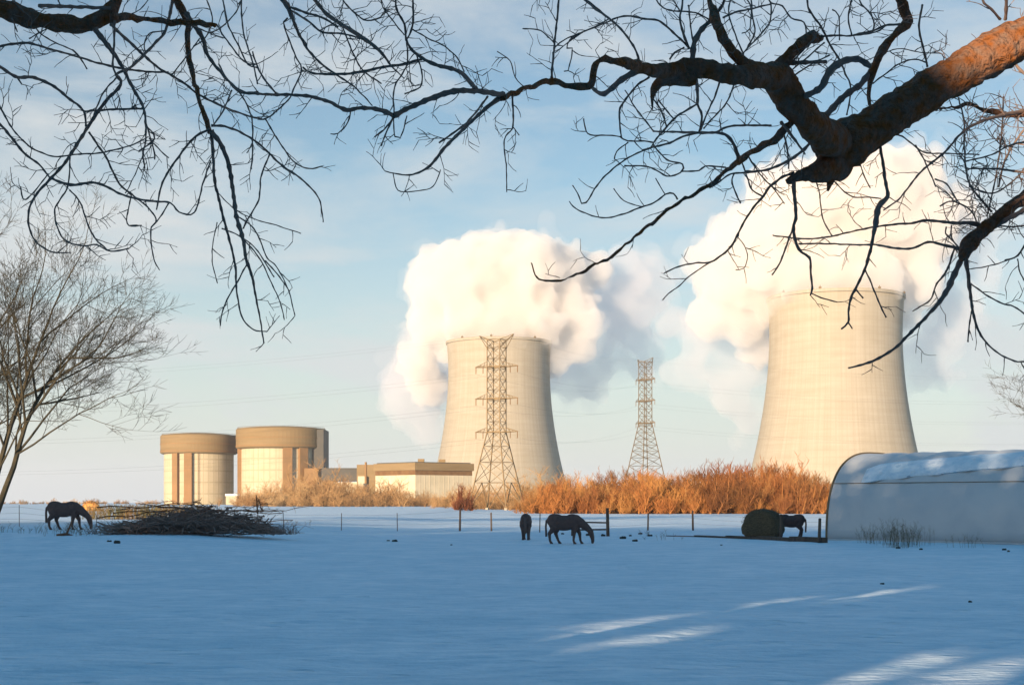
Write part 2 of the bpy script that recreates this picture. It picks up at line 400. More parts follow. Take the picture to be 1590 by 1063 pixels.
def plume(px_rim, d, thin, dense, label, seed, vox):
    s = d / F
    root = empty('steam_plume', (0, 0, 0)); tag(root, label, 'steam plume', 'steam from the cooling towers')
    def conv(L): return [(P(x, y, d + dy), r * s) for x, y, r, dy in L]
    D = conv(dense)
    blobs('billow', D, M_steam, root, vox, seed=seed, grow=.95)
    blobs('veil', D, M_veil, root, vox * 1.25, seed=seed + 31, amp=4.5, grow=1.0)
    blobs('fringe', D, M_fringe, root, vox * 1.7, lv=(.8, .6), seed=seed + 57, amp=6.0, grow=1.07)
    T = conv(thin)
    blobs('drift', T, M_thin, root, vox * 1.5, lv=(.9, .5), seed=seed + 5, amp=4.0)
    blobs('drift_fringe', T, M_fringe, root, vox * 2, lv=(.7, .3), seed=seed + 77, amp=6.0, grow=1.16)
    return root
# (photo column, photo row, radius in photo pixels, metres behind the tower axis)
plume(775, 1316, [(640, 590, 52, 70), (628, 640, 40, 90), (660, 650, 45, 90), (600, 600, 24, 85), (960, 470, 62, 80), (930, 560, 48, 90), (1000, 420, 40, 90), (1020, 395, 22, 80), (640, 540, 30, 75), (1010, 460, 44, 90), (1035, 430, 26, 90), (1000, 560, 34, 110), (760, 580, 60, 85), (690, 600, 40, 80),
                  (965, 410, 40, 70), (900, 580, 50, 90), (985, 520, 40, 110), (840, 590, 40, 90)],
      [(775, 512, 70, -2), (730, 500, 50, -10), (830, 505, 48, -12), (700, 440, 64, 0), (760, 420, 66, 5), (820, 425, 62, 0), (672, 505, 46, 20), (660, 440, 34, 5), (880, 480, 50, 15),
       (740, 385, 30, 5), (812, 388, 32, 10), (780, 382, 28, 0), (895, 535, 36, 10), (870, 415, 44, 20), (650, 560, 38, 45), (920, 420, 36, 40), (705, 545, 28, 10), (912, 500, 30, -5), (665, 600, 36, 60), (855, 560, 30, 5)],
      'white steam billowing from the cooling tower behind the near pylon', 3, 2.3)
plume(1297, 1028, [(1095, 520, 50, 70), (1070, 570, 42, 80), (1130, 600, 46, 80), (1160, 640, 36, 90), (1165, 560, 50, 70), (1480, 480, 52, 60), (1440, 540, 44, 80), (1520, 430, 40, 70), (1500, 300, 34, 60), (1530, 350, 30, 60), (1470, 580, 30, 90),
                   (1425, 600, 26, 90), (1050, 490, 30, 90), (1500, 360, 46, 60), (1150, 680, 22, 90), (1450, 480, 40, 60), (1250, 560, 60, 85), (1350, 560, 60, 85)],
      [(1297, 440, 84, 0), (1240, 440, 60, -10), (1350, 440, 58, -10), (1180, 400, 84, 10), (1120, 420, 56, 15), (1240, 340, 86, 10), (1340, 320, 92, 15), (1420, 360, 72, 20), (1160, 480, 56, 25),
       (1105, 490, 40, 30), (1410, 280, 62, 25), (1300, 280, 60, 20), (1430, 440, 46, 10), (1180, 540, 36, 45), (1200, 300, 46, 15), (1130, 365, 36, 15), (1478, 330, 44, 35), (1400, 490, 30, 15), (1195, 480, 26, 0)],
      'white steam billowing from the cooling tower behind the curved shelter', 11, 2.1)

# ------------------------------------------------------------ power station buildings
def rx(px, d): return (px - HX) / F * d
def rzz(py, d): return EYE + (HY - py) / F * d
def reactor(pxc, d, rcap_px, top, capb, rlow_px, slots, label, extra=False):
    x = rx(pxc, d); s = d / F
    t = empty('containment_building', (x, d, 0)); tag(t, label, 'reactor building', 'round reactor containment buildings')
    zt, zb = rzz(top, d), rzz(capb, d); rc, rl = rcap_px * s, rlow_px * s
    mb = MB(); mb.lathe([(rl, -1), (rl, zb + .2)], 72); mesh('drum_wall', mb.vf, M_cont, t, smooth=False)
    mb = MB(); mb.lathe([(rc - 1.2, zb), (rc, zb + .8), (rc, zt - 1.0), (rc - .8, zt)], 72); mesh('cap', mb.vf, M_capc, t)
    mb = MB(); mb.lathe([(rc * .5, zt + 1.6), (rc * .82, zt + .7), (rc * .96, zt + .02)][::-1], 72); mesh('roof_dome', mb.vf, M_capc, t)
    mb = MB(); mb.lathe([(rc + .25, zb + 1.5), (rc + .25, zb + 2.3), (rc - .3, zb + 2.3), (rc - .3, zb + 1.5)], 72, closed=True)
    mb.lathe([(rc + .25, (zb + zt) / 2), (rc + .25, (zb + zt) / 2 + .5), (rc - .3, (zb + zt) / 2 + .5), (rc - .3, (zb + zt) / 2)], 72, closed=True)
    mesh('cap_band', mb.vf, M_brownp, t)
    # rail round the roof edge, hatches and a caged ladder
    mb = MB()
    for h in (.55, 1.1): mb.tube([((rc - 1.4) * math.cos(i * math.pi / 30), (rc - 1.4) * math.sin(i * math.pi / 30), zt + h) for i in range(61)], .07, 3)
    for i in range(60): mb.tube([((rc - 1.4) * math.cos(i * math.pi / 30), (rc - 1.4) * math.sin(i * math.pi / 30), zt - .1), ((rc - 1.4) * math.cos(i * math.pi / 30), (rc - 1.4) * math.sin(i * math.pi / 30), zt + 1.1)], .07, 3)
    mesh('roof_rail', mb.vf, M_steel, t)
    mb = MB(); la = math.radians(-78)
    for o_ in (-.4, .4): mb.tube([((rl + .5) * math.cos(la) + o_, (rl + .5) * math.sin(la), z) for z in (0, zb * .5, zb)], .12, 4)
    for z in np.arange(1, zb, 1.5): mb.tube([((rl + .5) * math.cos(la) - .4, (rl + .5) * math.sin(la), z), ((rl + .5) * math.cos(la) + .4, (rl + .5) * math.sin(la), z)], .08, 3)
    mesh('ladder', mb.vf, M_brownp, t)
    mb = MB(); ba = math.radians(-96); bx, by = rl * math.cos(ba), rl * math.sin(ba); mb.box((bx - 3, by - 1.6, -1), (bx + 3, by + 2, 6)); mesh('access_lock', mb.vf, M_brownp, t)
    for (a, b) in slots:
        mid = (a + b) / 2 - pxc; ang = math.asin(max(-.98, min(.98, mid / rlow_px))); w = (b - a) * s / max(.35, math.cos(ang)) / 2
        mb = MB()
        mb.box((-w, -2.6, -1), (w, 1.2, zb + .1))
        R = Matrix.Rotation(ang, 4, 'Z') @ Matrix.Translation((0, -rl, 0))
        o = mesh('pilaster', mb.vf, M_brownp, t); o.matrix_local = R
    return t
L = reactor(309, 1150, 58.5, 676, 705, 53, [(281, 290), (299, 311)], 'smaller round reactor building with a broad tan cap, left of its taller twin')
R = reactor(437, 1130, 69.5, 666, 697, 62, [(372, 379), (449, 462), (471, 482)], 'taller round reactor building with a broad tan cap, right of its smaller twin')
mb = MB(); s = 1130 / F
mb.box((54 * s, -18, rzz(728, 1130)), (70 * s, 14, rzz(668, 1130))); mesh('stair_tower', mb.vf, M_darkc, R)
mb = MB(); mb.box((44 * s, -30, -1), (64 * s, -6, rzz(728, 1130))); mesh('annex', mb.vf, M_brownp, R)

def building(name, label, cat, pts, z1, m, parts=()):
    cx = sum(p[0] for p in pts) / len(pts); cy = sum(p[1] for p in pts) / len(pts)
    t = empty(name, (cx, cy, 0)); tag(t, label, cat)
    q = [(a - cx, b - cy) for a, b in pts]
    mb = MB(); mb.prism(q, -1, z1); mesh('wall', mb.vf, m, t)
    return t, q
def grow(q, k):
    "push a footprint outwards by k metres (convex, counter-clockwise)"
    out = []; n = len(q)
    for i in range(n):
        p0, p1, p2 = Vector(q[i - 1]), Vector(q[i]), Vector(q[(i + 1) % n])
        e1 = (p1 - p0).normalized(); e2 = (p2 - p1).normalized()
        n1 = Vector((e1.y, -e1.x)); n2 = Vector((e2.y, -e2.x)); b = (n1 + n2); b = b / max(.3, b.length_squared / 2)
        out.append(tuple(p1 + b * k))
    return out
A, C, B = (-89.3, 930), (-61.2, 900), (-26.0, 925)
t, q = building('turbine_hall', 'long pale flat roofed hall with a tan roof band, left of the near pylon', 'building', [A, C, B, (B[0] - 30, B[1] + 32)], 19.6, M_wallc)
mb = MB(); mb.prism(grow(q, .1), 19.6, 22.6); mesh('window_strip', mb.vf, M_glassd, t)
mb = MB(); mb.prism(grow(q, .9), 22.6, 27.3); mesh('roof_band', mb.vf, M_capc, t)
mb = MB(); mb.prism(grow(q, -.6), 27.3, 27.9); mesh('roof', mb.vf, M_darkc, t)
mb = MB()
for i in range(1, 12):
    for (a, b) in ((q[0], q[1]), (q[1], q[2])):
        p = Vector(a).lerp(Vector(b), i / 12.0); mb.box((p.x - .12, p.y - .14, 0), (p.x + .12, p.y + .12, 19.5))
mesh('panel_joint', mb.vf, mat('panel_joint_paint', (.5, .43, .31), (.45, .38, .27)), t)
for u, z in ((.25, 27.9), (.62, 27.9)):
    mb = MB(); p = Vector(q[1]).lerp(Vector(q[2]), u) + Vector((-6, 8)); mb.box((p.x - 2, p.y - 2, z), (p.x + 2, p.y + 2, z + 2.2)); mesh('roof_vent', mb.vf, M_capc, t)
mb = MB(); p = Vector(q[0]).lerp(Vector(q[1]), .55); mb.box((p.x - 3, p.y - 1.6, -.5), (p.x + 3, p.y + 2, 5.0)); mesh('door', mb.vf, M_brownp, t)

t, q = building('service_building', 'brown boxy service block between the slate roofed annex and the pale hall', 'building', [(rx(554, 985), 985), (rx(584, 985), 985), (rx(584, 985) + 2, 1010), (rx(554, 985) + 2, 1010)], rzz(721, 985), M_capc)
mb = MB(); mb.box((q[0][0] + 1, q[0][1] - 2.5, -1), (q[0][0] + 7, q[0][1] + 1, rzz(739, 985))); mesh('entrance_bay', mb.vf, M_wallc, t)
t = empty('exhaust_stack', (rx(568, 970), 970, 0)); tag(t, 'thin dark exhaust stack rising beside the brown service block', 'chimney')
mb = MB(); mb.lathe([(1.0, -1), (.8, rzz(717, 970))], 14); mesh('flue', mb.vf, M_brownp, t)
mb = MB(); mb.lathe([(1.7, rzz(764, 970)), (1.7, rzz(750, 970))], 14); mesh('collar', mb.vf, M_darkc, t)
d = 1000
t, q = building('annex_building', 'low annex with slate upper storey and cream lower wall beside the taller reactor', 'building', [(rx(517, d), d), (rx(565, d) - 2, d), (rx(565, d) - 2, d + 30), (rx(517, d), d + 30)], rzz(748, d), M_wallc)
mb = MB(); x0 = rx(499, d) - (rx(517, d) + rx(565, d) - 2) / 2; x1 = rx(554, d) - (rx(517, d) + rx(565, d) - 2) / 2
mb.box((x0, -13, rzz(746, d)), (x1, 13, rzz(726, d))); mesh('upper_storey', mb.vf, M_darkc, t)
mb = MB(); mb.box((x0, -12, -1), (x0 + 8, 12, rzz(746, d) - .01)); mesh('side_wall', mb.vf, M_brownp, t)
d = 1060
t = empty('white_shed', (rx(361, d), d, 0)); tag(t, 'small low white shed in front of the gap between the reactors', 'shed')
mb = MB(); mb.box((-4.2, -4, -1), (4.2, 4, 8.3)); mesh('wall', mb.vf, M_cont, t)
mb = MB(); mb.box((-4.6, -4.4, 7.0), (4.6, 4.4, 8.6)); mesh('roof', mb.vf, M_white, t)

# ------------------------------------------------------------ pylons and power lines
TH = math.radians(26)
ARM_Z = {}
def pylon(H, split_dz, label):
    "square lattice tower turned 26 degrees: straight cage above, splayed legs below"
    t = empty('transmission_pylon'); tag(t, label, 'pylon', 'lattice pylons of the power line')
    k = 48.0 / 270
    za = [H - 8.6, H - 17.4, H - 26.6]; zs = za[2]; a0 = 1.95
    def half(z): return a0 if z >= zs else a0 + (zs - z) / zs * (5.9 * (zs / 21.5) ** .55 - a0)
    sg = [(-1, -1), (1, -1), (1, 1), (-1, 1)]
    mb = MB()
    for sx_, sy_ in sg:
        zz = [0, zs, H - 1.2]
        mb.tube([(sx_ * half(z), sy_ * half(z), z) for z in zz], [.20, .17, .14], 4)
    mesh('leg', mb.vf, M_steel, t)
    mb = MB(); levels = [zs]; z = zs
    while z < H - 2: z += 2.9; levels.append(min(z, H - 1.2))
    low = []; z = 0; st = 7.2
    while z < zs - 1: low.append(z); z += st; st = max(2.6, st * .78)
    levels = low + levels
    for i in range(len(levels) - 1):
        z0, z1 = levels[i], levels[i + 1]; h0, h1 = half(z0), half(z1)
        for j in range(4):
            A_, B_ = sg[j], sg[(j + 1) % 4]
            r_ = .085 if z0 > 0 else .13
            if i == 0 and j in (0, 1, 2, 3):
                m0 = ((A_[0] + B_[0]) / 2 * h1, (A_[1] + B_[1]) / 2 * h1, z1)
                mb.tube([(A_[0] * h0, A_[1] * h0, z0), m0], r_, 4); mb.tube([(B_[0] * h0, B_[1] * h0, z0), m0], r_, 4)
            else:
                mb.tube([(A_[0] * h0, A_[1] * h0, z0), (B_[0] * h1, B_[1] * h1, z1)], r_, 3)
                mb.tube([(B_[0] * h0, B_[1] * h0, z0), (A_[0] * h1, A_[1] * h1, z1)], r_, 3)
            mb.tube([(A_[0] * h1, A_[1] * h1, z1), (B_[0] * h1, B_[1] * h1, z1)], .07, 3)
    mesh('lattice', mb.vf, M_steel, t)
    for z in za:
        mb = MB()
        for s_ in (-1, 1):
            tip = (s_ * 6.6, 0, z + .1)
            for sy_ in (-1, 1):
                mb.tube([(s_ * a0, sy_ * a0, z), tip], .13, 4); mb.tube([(s_ * a0, sy_ * a0, z + 1.3), tip], .09, 4)
                for u in (.3, .6):
                    q0 = Vector((s_ * a0, sy_ * a0, z)).lerp(Vector(tip), u); q1 = Vector((s_ * a0, sy_ * a0, z + 1.3)).lerp(Vector(tip), u - .12)
                    mb.tube([q0, q1], .06, 3)
            mb.tube([(s_ * a0, -a0, z), (s_ * a0, a0, z)], .12, 4)
        mb.box((-a0, -a0, z - .12), (a0, -a0 + .25, z + .22)); mb.box((-a0, a0 - .25, z - .12), (a0, a0, z + .22))
        mesh('cross_arm', mb.vf, M_steel, t)
        for s_ in (-1, 1):
            for x_ in (6.4, 4.2):
                mb = MB(); prof = []
                for q in range(9): prof += [(.06, z - q * .2), (.17, z - q * .2 - .1)]
                mb.lathe(prof[::-1], 8, c=(s_ * x_, 0)); mesh('insulator', mb.vf, M_brownp, t)
    mb = MB()
    for s_ in (-1, 1):
        tip = (s_ * 5.3, 0, H + .2)
        for sy_ in (-1, 1):
            mb.tube([(s_ * a0, sy_ * a0, H - 3.6), tip], .10, 4); mb.tube([(s_ * a0, sy_ * a0, H - 1.2), tip], .10, 4)
        mb.tube([(s_ * a0, -a0, H - 1.2), (s_ * a0, a0, H - 1.2)], .1, 4)
    for sy_ in (-1, 1): mb.tube([(-a0, sy_ * a0, H - 1.2), (a0, sy_ * a0, H - 1.2)], .12, 4)
    mesh('earth_wire_peak', mb.vf, M_steel, t)
    for sx_, sy_ in sg:
        h = half(0); mb = MB(); mb.box((sx_ * h - .4, sy_ * h - .4, -1), (sx_ * h + .4, sy_ * h + .4, .3)); mesh('footing', mb.vf, M_tower, t)
    t['h'] = H
    return t
PY = []
p1 = pylon(47.7, 0, 'taller looking lattice pylon standing in front of the left cooling tower'); p1.location = (rx(771, 392), 392, .3); p1.rotation_euler.z = -TH; PY.append((p1, 47.7))
p2 = pylon(61.5, 0, 'farther faint lattice pylon standing in open sky between the two cooling towers'); p2.location = (rx(1002, 590), 590, 0); p2.rotation_euler.z = -math.radians(58); PY.append((p2, 61.5))
p3 = copy_tree(p2); p3.location = (330, 640, 0); p3.rotation_euler.z = -math.radians(80); p3['label'] = 'lattice pylon beyond the right edge of the field'; PY.append((p3, 61.5))
p0 = copy_tree(p1); p0.location = (-330, 470, 0); p0.rotation_euler.z = math.radians(80); p0['label'] = 'lattice pylon beyond the left edge of the field'; PY.insert(0, (p0, 47.7))
def wire_ends(pp, side, z, xx):
    o, H = pp; a = o.rotation_euler.z; 
    return Vector((o.location.x + side * xx * math.cos(a), o.location.y + side * xx * math.sin(a), o.location.z + H + z))
for i in range(3):
    for z, xx in ((-8.6, 6.4), (-17.4, 6.4), (-26.6, 6.4), (.2, 5.3)):
        for side in (-1, 1):
            s2 = side
            z_ = z - (1.8 if z < 0 else 0)
            a = wire_ends(PY[i], side, z_, xx); b = wire_ends(PY[i + 1], side if i else -side, z_, xx)
            if i == 0: a = wire_ends(PY[0], side, z_, xx); b = wire_ends(PY[1], -side if False else side, z_, xx)
            n_ = 30; sag = 7.0 * ((b - a).length / 300) ** 2
            pts = [a.lerp(b, k / n_) - Vector((0, 0, 4 * sag * (k / n_) * (1 - k / n_))) for k in range(n_ + 1)]
            mb = MB(); mb.tube(pts, 0.017 if z < 0 else .012, 3)
            o = mesh('power_line', mb.vf, M_wire)
            lv = {-8.6: 'upper', -17.4: 'middle', -26.6: 'lowest', .2: 'topmost'}[z]; sd = {-1: 'left', 1: 'right'}[side]
            tag(o, (f'thin {lv} wire running left from the {sd} arm tips of the near pylon', f'thin {lv} wire between the two pylons hung from their {sd} arm tips', f'thin {lv} wire running right from the {sd} arm tips of the far pylon')[i], 'power line', 'wires of the power line')

# ------------------------------------------------------------ curved shelter with snow on its roof
def hoop_shelter():
    base = G(1283, 838); ax = Vector((.70, -.714, 0)).normalized(); ac = Vector((.714, .70, 0)).normalized()
    Wd, H, Ln = 9.6, 4.75, 34.0
    t = empty('hoop_shelter', base); tag(t, 'long curved white shelter with snow on its roof at the right edge', 'shelter')
    M_sheet = mat('shelter_sheeting', (.46, .485, .50), (.54, .545, .54), rough=.38, scale=.7, bump=.6, bscale=1.1, bdist=.12, spec=.5)
    def prof(u, off=0.0):   # u in 0..1 from near foot over the ridge to far foot
        a = math.pi * u
        c, s_ = math.cos(a), math.sin(a)
        x = Wd / 2 - (Wd / 2 + off) * math.copysign(abs(c) ** .72, c); z = (H + off) * abs(s_) ** .78
        return ac * x + Vector((0, 0, z))
    n, k = 48, 160
    def sheet(off, s0, s1, u0, u1, wob=0):
        v = []; f = []
        for j in range(k + 1):
            sj = s0 + (s1 - s0) * j / k
            sagf = .11 * (1 - abs(math.cos(sj * math.pi / 1.7)))
            for i in range(n + 1):
                u = u0 + (u1 - u0) * i / n
                p = prof(u, off - sagf * math.sin(math.pi * u)) + ax * sj
                v.append(tuple(p))
        for j in range(k):
            for i in range(n):
                a = j * (n + 1) + i; f.append((a, a + 1, a + n + 2, a + n + 1))
        return v, f
    v1, f1 = sheet(0, 0, Ln, 0, 1); v2, f2 = sheet(-.06, 0, Ln, 0, 1)
    b = len(v1); v = v1 + v2; f = f1 + [tuple(i + b for i in q[::-1]) for q in f2]
    for j in (0, k):
        for i in range(n):
            a = j * (n + 1) + i; f.append((a, a + 1, b + a + 1, b + a) if j == 0 else (a + 1, a, b + a, b + a + 1))
    for j in range(k):
        for i in (0, n):
            a = j * (n + 1) + i; f.append((a, a + n + 1, b + a + n + 1, b + a))
    mesh('cover', (v, f), M_sheet, t, smooth=True)
    for sj in np.arange(.05, Ln, 1.7):
        mb = MB(); mb.tube([prof(u, -.11) + ax * sj for u in np.linspace(0, 1, 25)], .035, 6); mesh('hoop', mb.vf, M_steel, t)
    mb = MB(); mb.tube([prof(u, .02) + ax * .02 for u in np.linspace(0, 1, 40)], .06, 6); mesh('end_trim', mb.vf, M_steel, t)
    mb = MB()
    for u in (.19,):
        p = prof(u, .015); mb.tube([p, p + ax * Ln], .018, 6)
    mesh('side_rail', mb.vf, M_steel, t)
    mb = MB(); p = prof(.0, 0); mb.tube([p + Vector((0, 0, .03)), p + ax * Ln + Vector((0, 0, .03))], .05, 6); mesh('base_board', mb.vf, M_sheet, t)
    mb = MB(); a_ = prof(.84) + ax * -.1; mb.box((a_.x - 2.4, a_.y - .3, a_.z + .35), (a_.x - .1, a_.y + .3, a_.z + .6)); 
    # end wall board sticking out on the far side
    mesh('eave_board', mb.vf, M_wood, t)
    # roof snow: its own drift lying on the upper part of the near slope
    v = []; f = []; nu, ns = 26, 110
    for j in range(ns + 1):
        q = j / ns; sj = 1.75 + q * (Ln - 2.2)
        ulo = .195 + .075 * min(1, q / .28) + .012 * noise.noise(Vector((sj * .7, 0, 0))); uhi = .27 + .03 * min(1, q / .02) + .10 * min(1, q / .3) + .012 * noise.noise(Vector((sj * .6, 5, 0)))
        for i in range(nu + 1):
            e = i / nu; u = ulo + (uhi - ulo) * e
            th = .015 + .13 * math.sin(math.pi * min(1, max(0, e))) ** .5 * min(1, q * 18, (1 - q) * 18) * (1 + .35 * noise.noise(Vector((sj * 1.5, e * 4, 1))))
            v.append(tuple(prof(u, th) + ax * sj))
    for j in range(ns):
        for i in range(nu):
            a = j * (nu + 1) + i; f.append((a, a + 1, a + nu + 2, a + nu + 1))
    b = len(v); v += [tuple(Vector(p) - Vector((0, 0, .03))) for p in v]; f += [tuple(i + b for i in q[::-1]) for q in f[:]]
    ring = [i for i in range(nu + 1)] + [j * (nu + 1) + nu for j in range(1, ns + 1)] + [ns * (nu + 1) + i for i in range(nu - 1, -1, -1)] + [j * (nu + 1) for j in range(ns - 1, 0, -1)]
    for i in range(len(ring)):
        a, c = ring[i], ring[(i + 1) % len(ring)]; f.append((a, c, c + b, a + b))
    o = mesh('roof_snow', (v, f), M_snow, smooth=True, loc=base); tag(o, 'smooth strip of snow lying along the roof of the curved shelter', 'snow')
    return t, prof, ax, base
shelter, sh_prof, sh_ax, sh_base = hoop_shelter()

# ------------------------------------------------------------ horses
def horse(pose, label, scale=1.0):
    t = empty('horse'); tag(t, label, 'horse')
    mb = MB()
    def cap(pts, n=12):
        P_ = [Vector(p[:3]) for p in pts]; r = [p[3] for p in pts]
        mb.tube(P_, r, n)
        for p, q in zip(P_, r): mb.ball(p, q, 12, 8)
    E = mb.ball
    E((.30, 0, 1.13), (.33, .285, .34), 20, 14); E((.42, 0, 1.24), (.36, .20, .22), 20, 14)
    E((.78, 0, 1.00), (.66, .33, .36), 24, 16); E((.78, 0, 1.12), (.70, .22, .27), 24, 16)
    E((1.24, 0, 1.05), (.34, .255, .38), 20, 14); E((1.20, 0, 1.30), (.30, .11, .16), 20, 12)
    E((1.45, 0, 1.05), (.20, .19, .27), 16, 12)
    for s_ in (-1, 1):
        E((.30, s_ * .13, .98), (.24, .15, .30), 16, 12); E((1.33, s_ * .15, .95), (.17, .11, .28), 16, 12)
    if pose == 'graze':
        cap([(1.38, 0, 1.16, .27), (1.62, 0, 1.02, .235), (1.86, 0, .84, .185), (2.04, 0, .68, .145), (2.10, 0, .60, .14)])
        head = [(2.06, 0, .64, .13), (2.13, 0, .48, .135), (2.18, 0, .32, .105), (2.20, 0, .17, .082), (2.19, 0, .09, .075)]
        ears = [((2.02, s_ * .07, .76), (2.00, s_ * .09, .90)) for s_ in (-1, 1)]
        mane = [(1.30, 1.42), (1.52, 1.30), (1.76, 1.10), (1.96, .88), (2.05, .80)]
    else:
        cap([(1.38, 0, 1.16, .27), (1.62, 0, 1.16, .225), (1.86, 0, 1.12, .175), (2.00, 0, 1.05, .14)])
        head = [(1.98, 0, 1.08, .13), (2.12, 0, .96, .13), (2.24, 0, .82, .10), (2.32, 0, .70, .08), (2.34, 0, .65, .075)]
        ears = [((1.92, s_ * .07, 1.18), (1.90, s_ * .09, 1.33)) for s_ in (-1, 1)]
        mane = [(1.30, 1.42), (1.52, 1.40), (1.76, 1.34), (1.92, 1.24)]
    cap(head)
    for a, b in ears: mb.tube([a, ((a[0] + b[0]) / 2, (a[1] + b[1]) / 2, (a[2] + b[2]) / 2), b], [.045, .042, .012], 8)
    lg = {'graze': [[(.36, .80, .15), (.10, .50, .072), (.13, .16, .046), (.19, .055, .055)], [(.46, .80, .15), (.40, .50, .072), (.52, .16, .046), (.59, .055, .055)],
                    [(1.36, .80, .115), (1.30, .50, .068), (1.27, .16, .044), (1.32, .055, .052)], [(1.42, .80, .115), (1.56, .50, .068), (1.60, .16, .044), (1.66, .055, .052)]]}
    lg['stand'] = [[(.36, .80, .15), (.14, .50, .072), (.17, .16, .046), (.22, .055, .055)], [(.40, .80, .15), (.24, .50, .072), (.34, .16, .046), (.40, .055, .055)],
                   [(1.36, .80, .115), (1.36, .50, .068), (1.35, .16, .044), (1.40, .055, .052)], [(1.42, .80, .115), (1.44, .50, .068), (1.42, .16, .044), (1.47, .055, .052)]]
    L_ = lg.get(pose, lg['stand'])
    for i, (k, sd) in enumerate(zip(L_, (-1, 1, -1, 1))):
        y = sd * (.15 if i < 2 else .13)
        k = [(a_, z_, r_ * 1.32) for a_, z_, r_ in k]
        p = [((.30, y * .9, .98, .2) if i < 2 else (1.36, y, 1.0, .15))] + [(a, y, z, r) for a, z, r in k] + [(k[-1][0] + .02, y, .02, .062)]
        q = []
        for a, b in zip(p[:-1], p[1:]):
            q.append(a); q.append(tuple((a[j] + b[j]) / 2 * (1 if j < 3 else .93) for j in range(4)))
        q.append(p[-1])
        P_ = [Vector(a[:3]) for a in q]; mb.tube(P_, [a[3] for a in q], 12)
        for a in q[:-1]: mb.ball(a[:3], a[3], 10, 7)
    me = bpy.data.meshes.new('body'); me.from_pydata([tuple(p) for p in mb.v], [], mb.f); me.materials.append(M_hide)
    o = bpy.data.objects.new('body', me); COL.objects.link(o)
    rm = o.modifiers.new('merge', 'REMESH'); rm.mode = 'VOXEL'; rm.voxel_size = .022; rm.use_smooth_shade = True
    sm = o.modifiers.new('soft', 'SMOOTH'); sm.factor = .5; sm.iterations = 5
    dg = bpy.context.evaluated_depsgraph_get(); me2 = bpy.data.meshes.new_from_object(o.evaluated_get(dg)); o.modifiers.clear(); o.data = me2; o.parent = t
    rnd = random.Random(4)
    mb = MB()   # tail: strands falling from the dock
    for _ in range(46):
        y = rnd.uniform(-.05, .05); zb = rnd.uniform(.34, .55); x = rnd.uniform(-.02, .02)
        mb.tube([(.04 + x, y * .4, 1.24), (-.05 + x, y * .8, 1.13), (-.08 + x, y, .85), (-.06 + x + rnd.uniform(-.03, .03), y * 1.5, zb)], [.02, .03, .03, .008], 5)
    mesh('tail', mb.vf, M_hair, t)
    mb = MB()
    for _ in range(110):
        u = rnd.random() * (len(mane) - 1); i = min(int(u), len(mane) - 2); f_ = u - i
        x = mane[i][0] + (mane[i + 1][0] - mane[i][0]) * f_; z = mane[i][1] + (mane[i + 1][1] - mane[i][1]) * f_; sd = rnd.choice((-1, -1, 1))
        ln = rnd.uniform(.12, .26)
        mb.tube([(x, 0, z - .06), (x, sd * .05, z + .01), (x + rnd.uniform(-.04, .04), sd * .15, z - ln * .6), (x + rnd.uniform(-.05, .05), sd * .19, z - ln)], [.02, .018, .016, .004], 4)
    mesh('mane', mb.vf, M_hair, t)
    mb = MB()
    for i, k in enumerate(L_):
        y = (-1 if i % 2 == 0 else 1) * (.15 if i < 2 else .13)
        x = k[-1][0] + .02; mb.lathe([(.078, 0.0), (.062, .075)], 12, c=(x, y))
    mesh('hooves', mb.vf, M_hair, t)
    for s_ in (-1, 1):
        h = head[1]; mb = MB(); mb.ball((h[0] + .03, s_ * .122, h[2] + .02), (.024, .014, .02), 8, 6); mesh('eye', mb.vf, M_dung, t)
    t.scale = (scale,) * 3
    return t
def put_horse(h, px, py, rz, ox=0, d=None):
    g = G(px, py)
    if d: x = rx(px, d); g = Vector((x, d, gzn(x, d)))
    h.rotation_euler = (0, 0, rz); h.location = g - Vector((ox * math.cos(rz), ox * math.sin(rz), 0)) * h.scale[0]
h = horse('graze', 'dark horse grazing side on in mid field, left of the short railed post'); put_horse(h, 873, 844, math.radians(-4), .72)
h = horse('graze', 'dark horse grazing at the left beside the brush pile', 1.08); put_horse(h, 96, 822, math.radians(3), .72)
h = horse('stand2', 'dark horse seen from behind, standing left of the side on grazing horse', .97); put_horse(h, 816, 838, math.radians(86), .3)
h = horse('bale', 'dark horse feeding at the round hay bale by the right posts', .93); put_horse(h, 1243, 835, math.radians(176), .25)

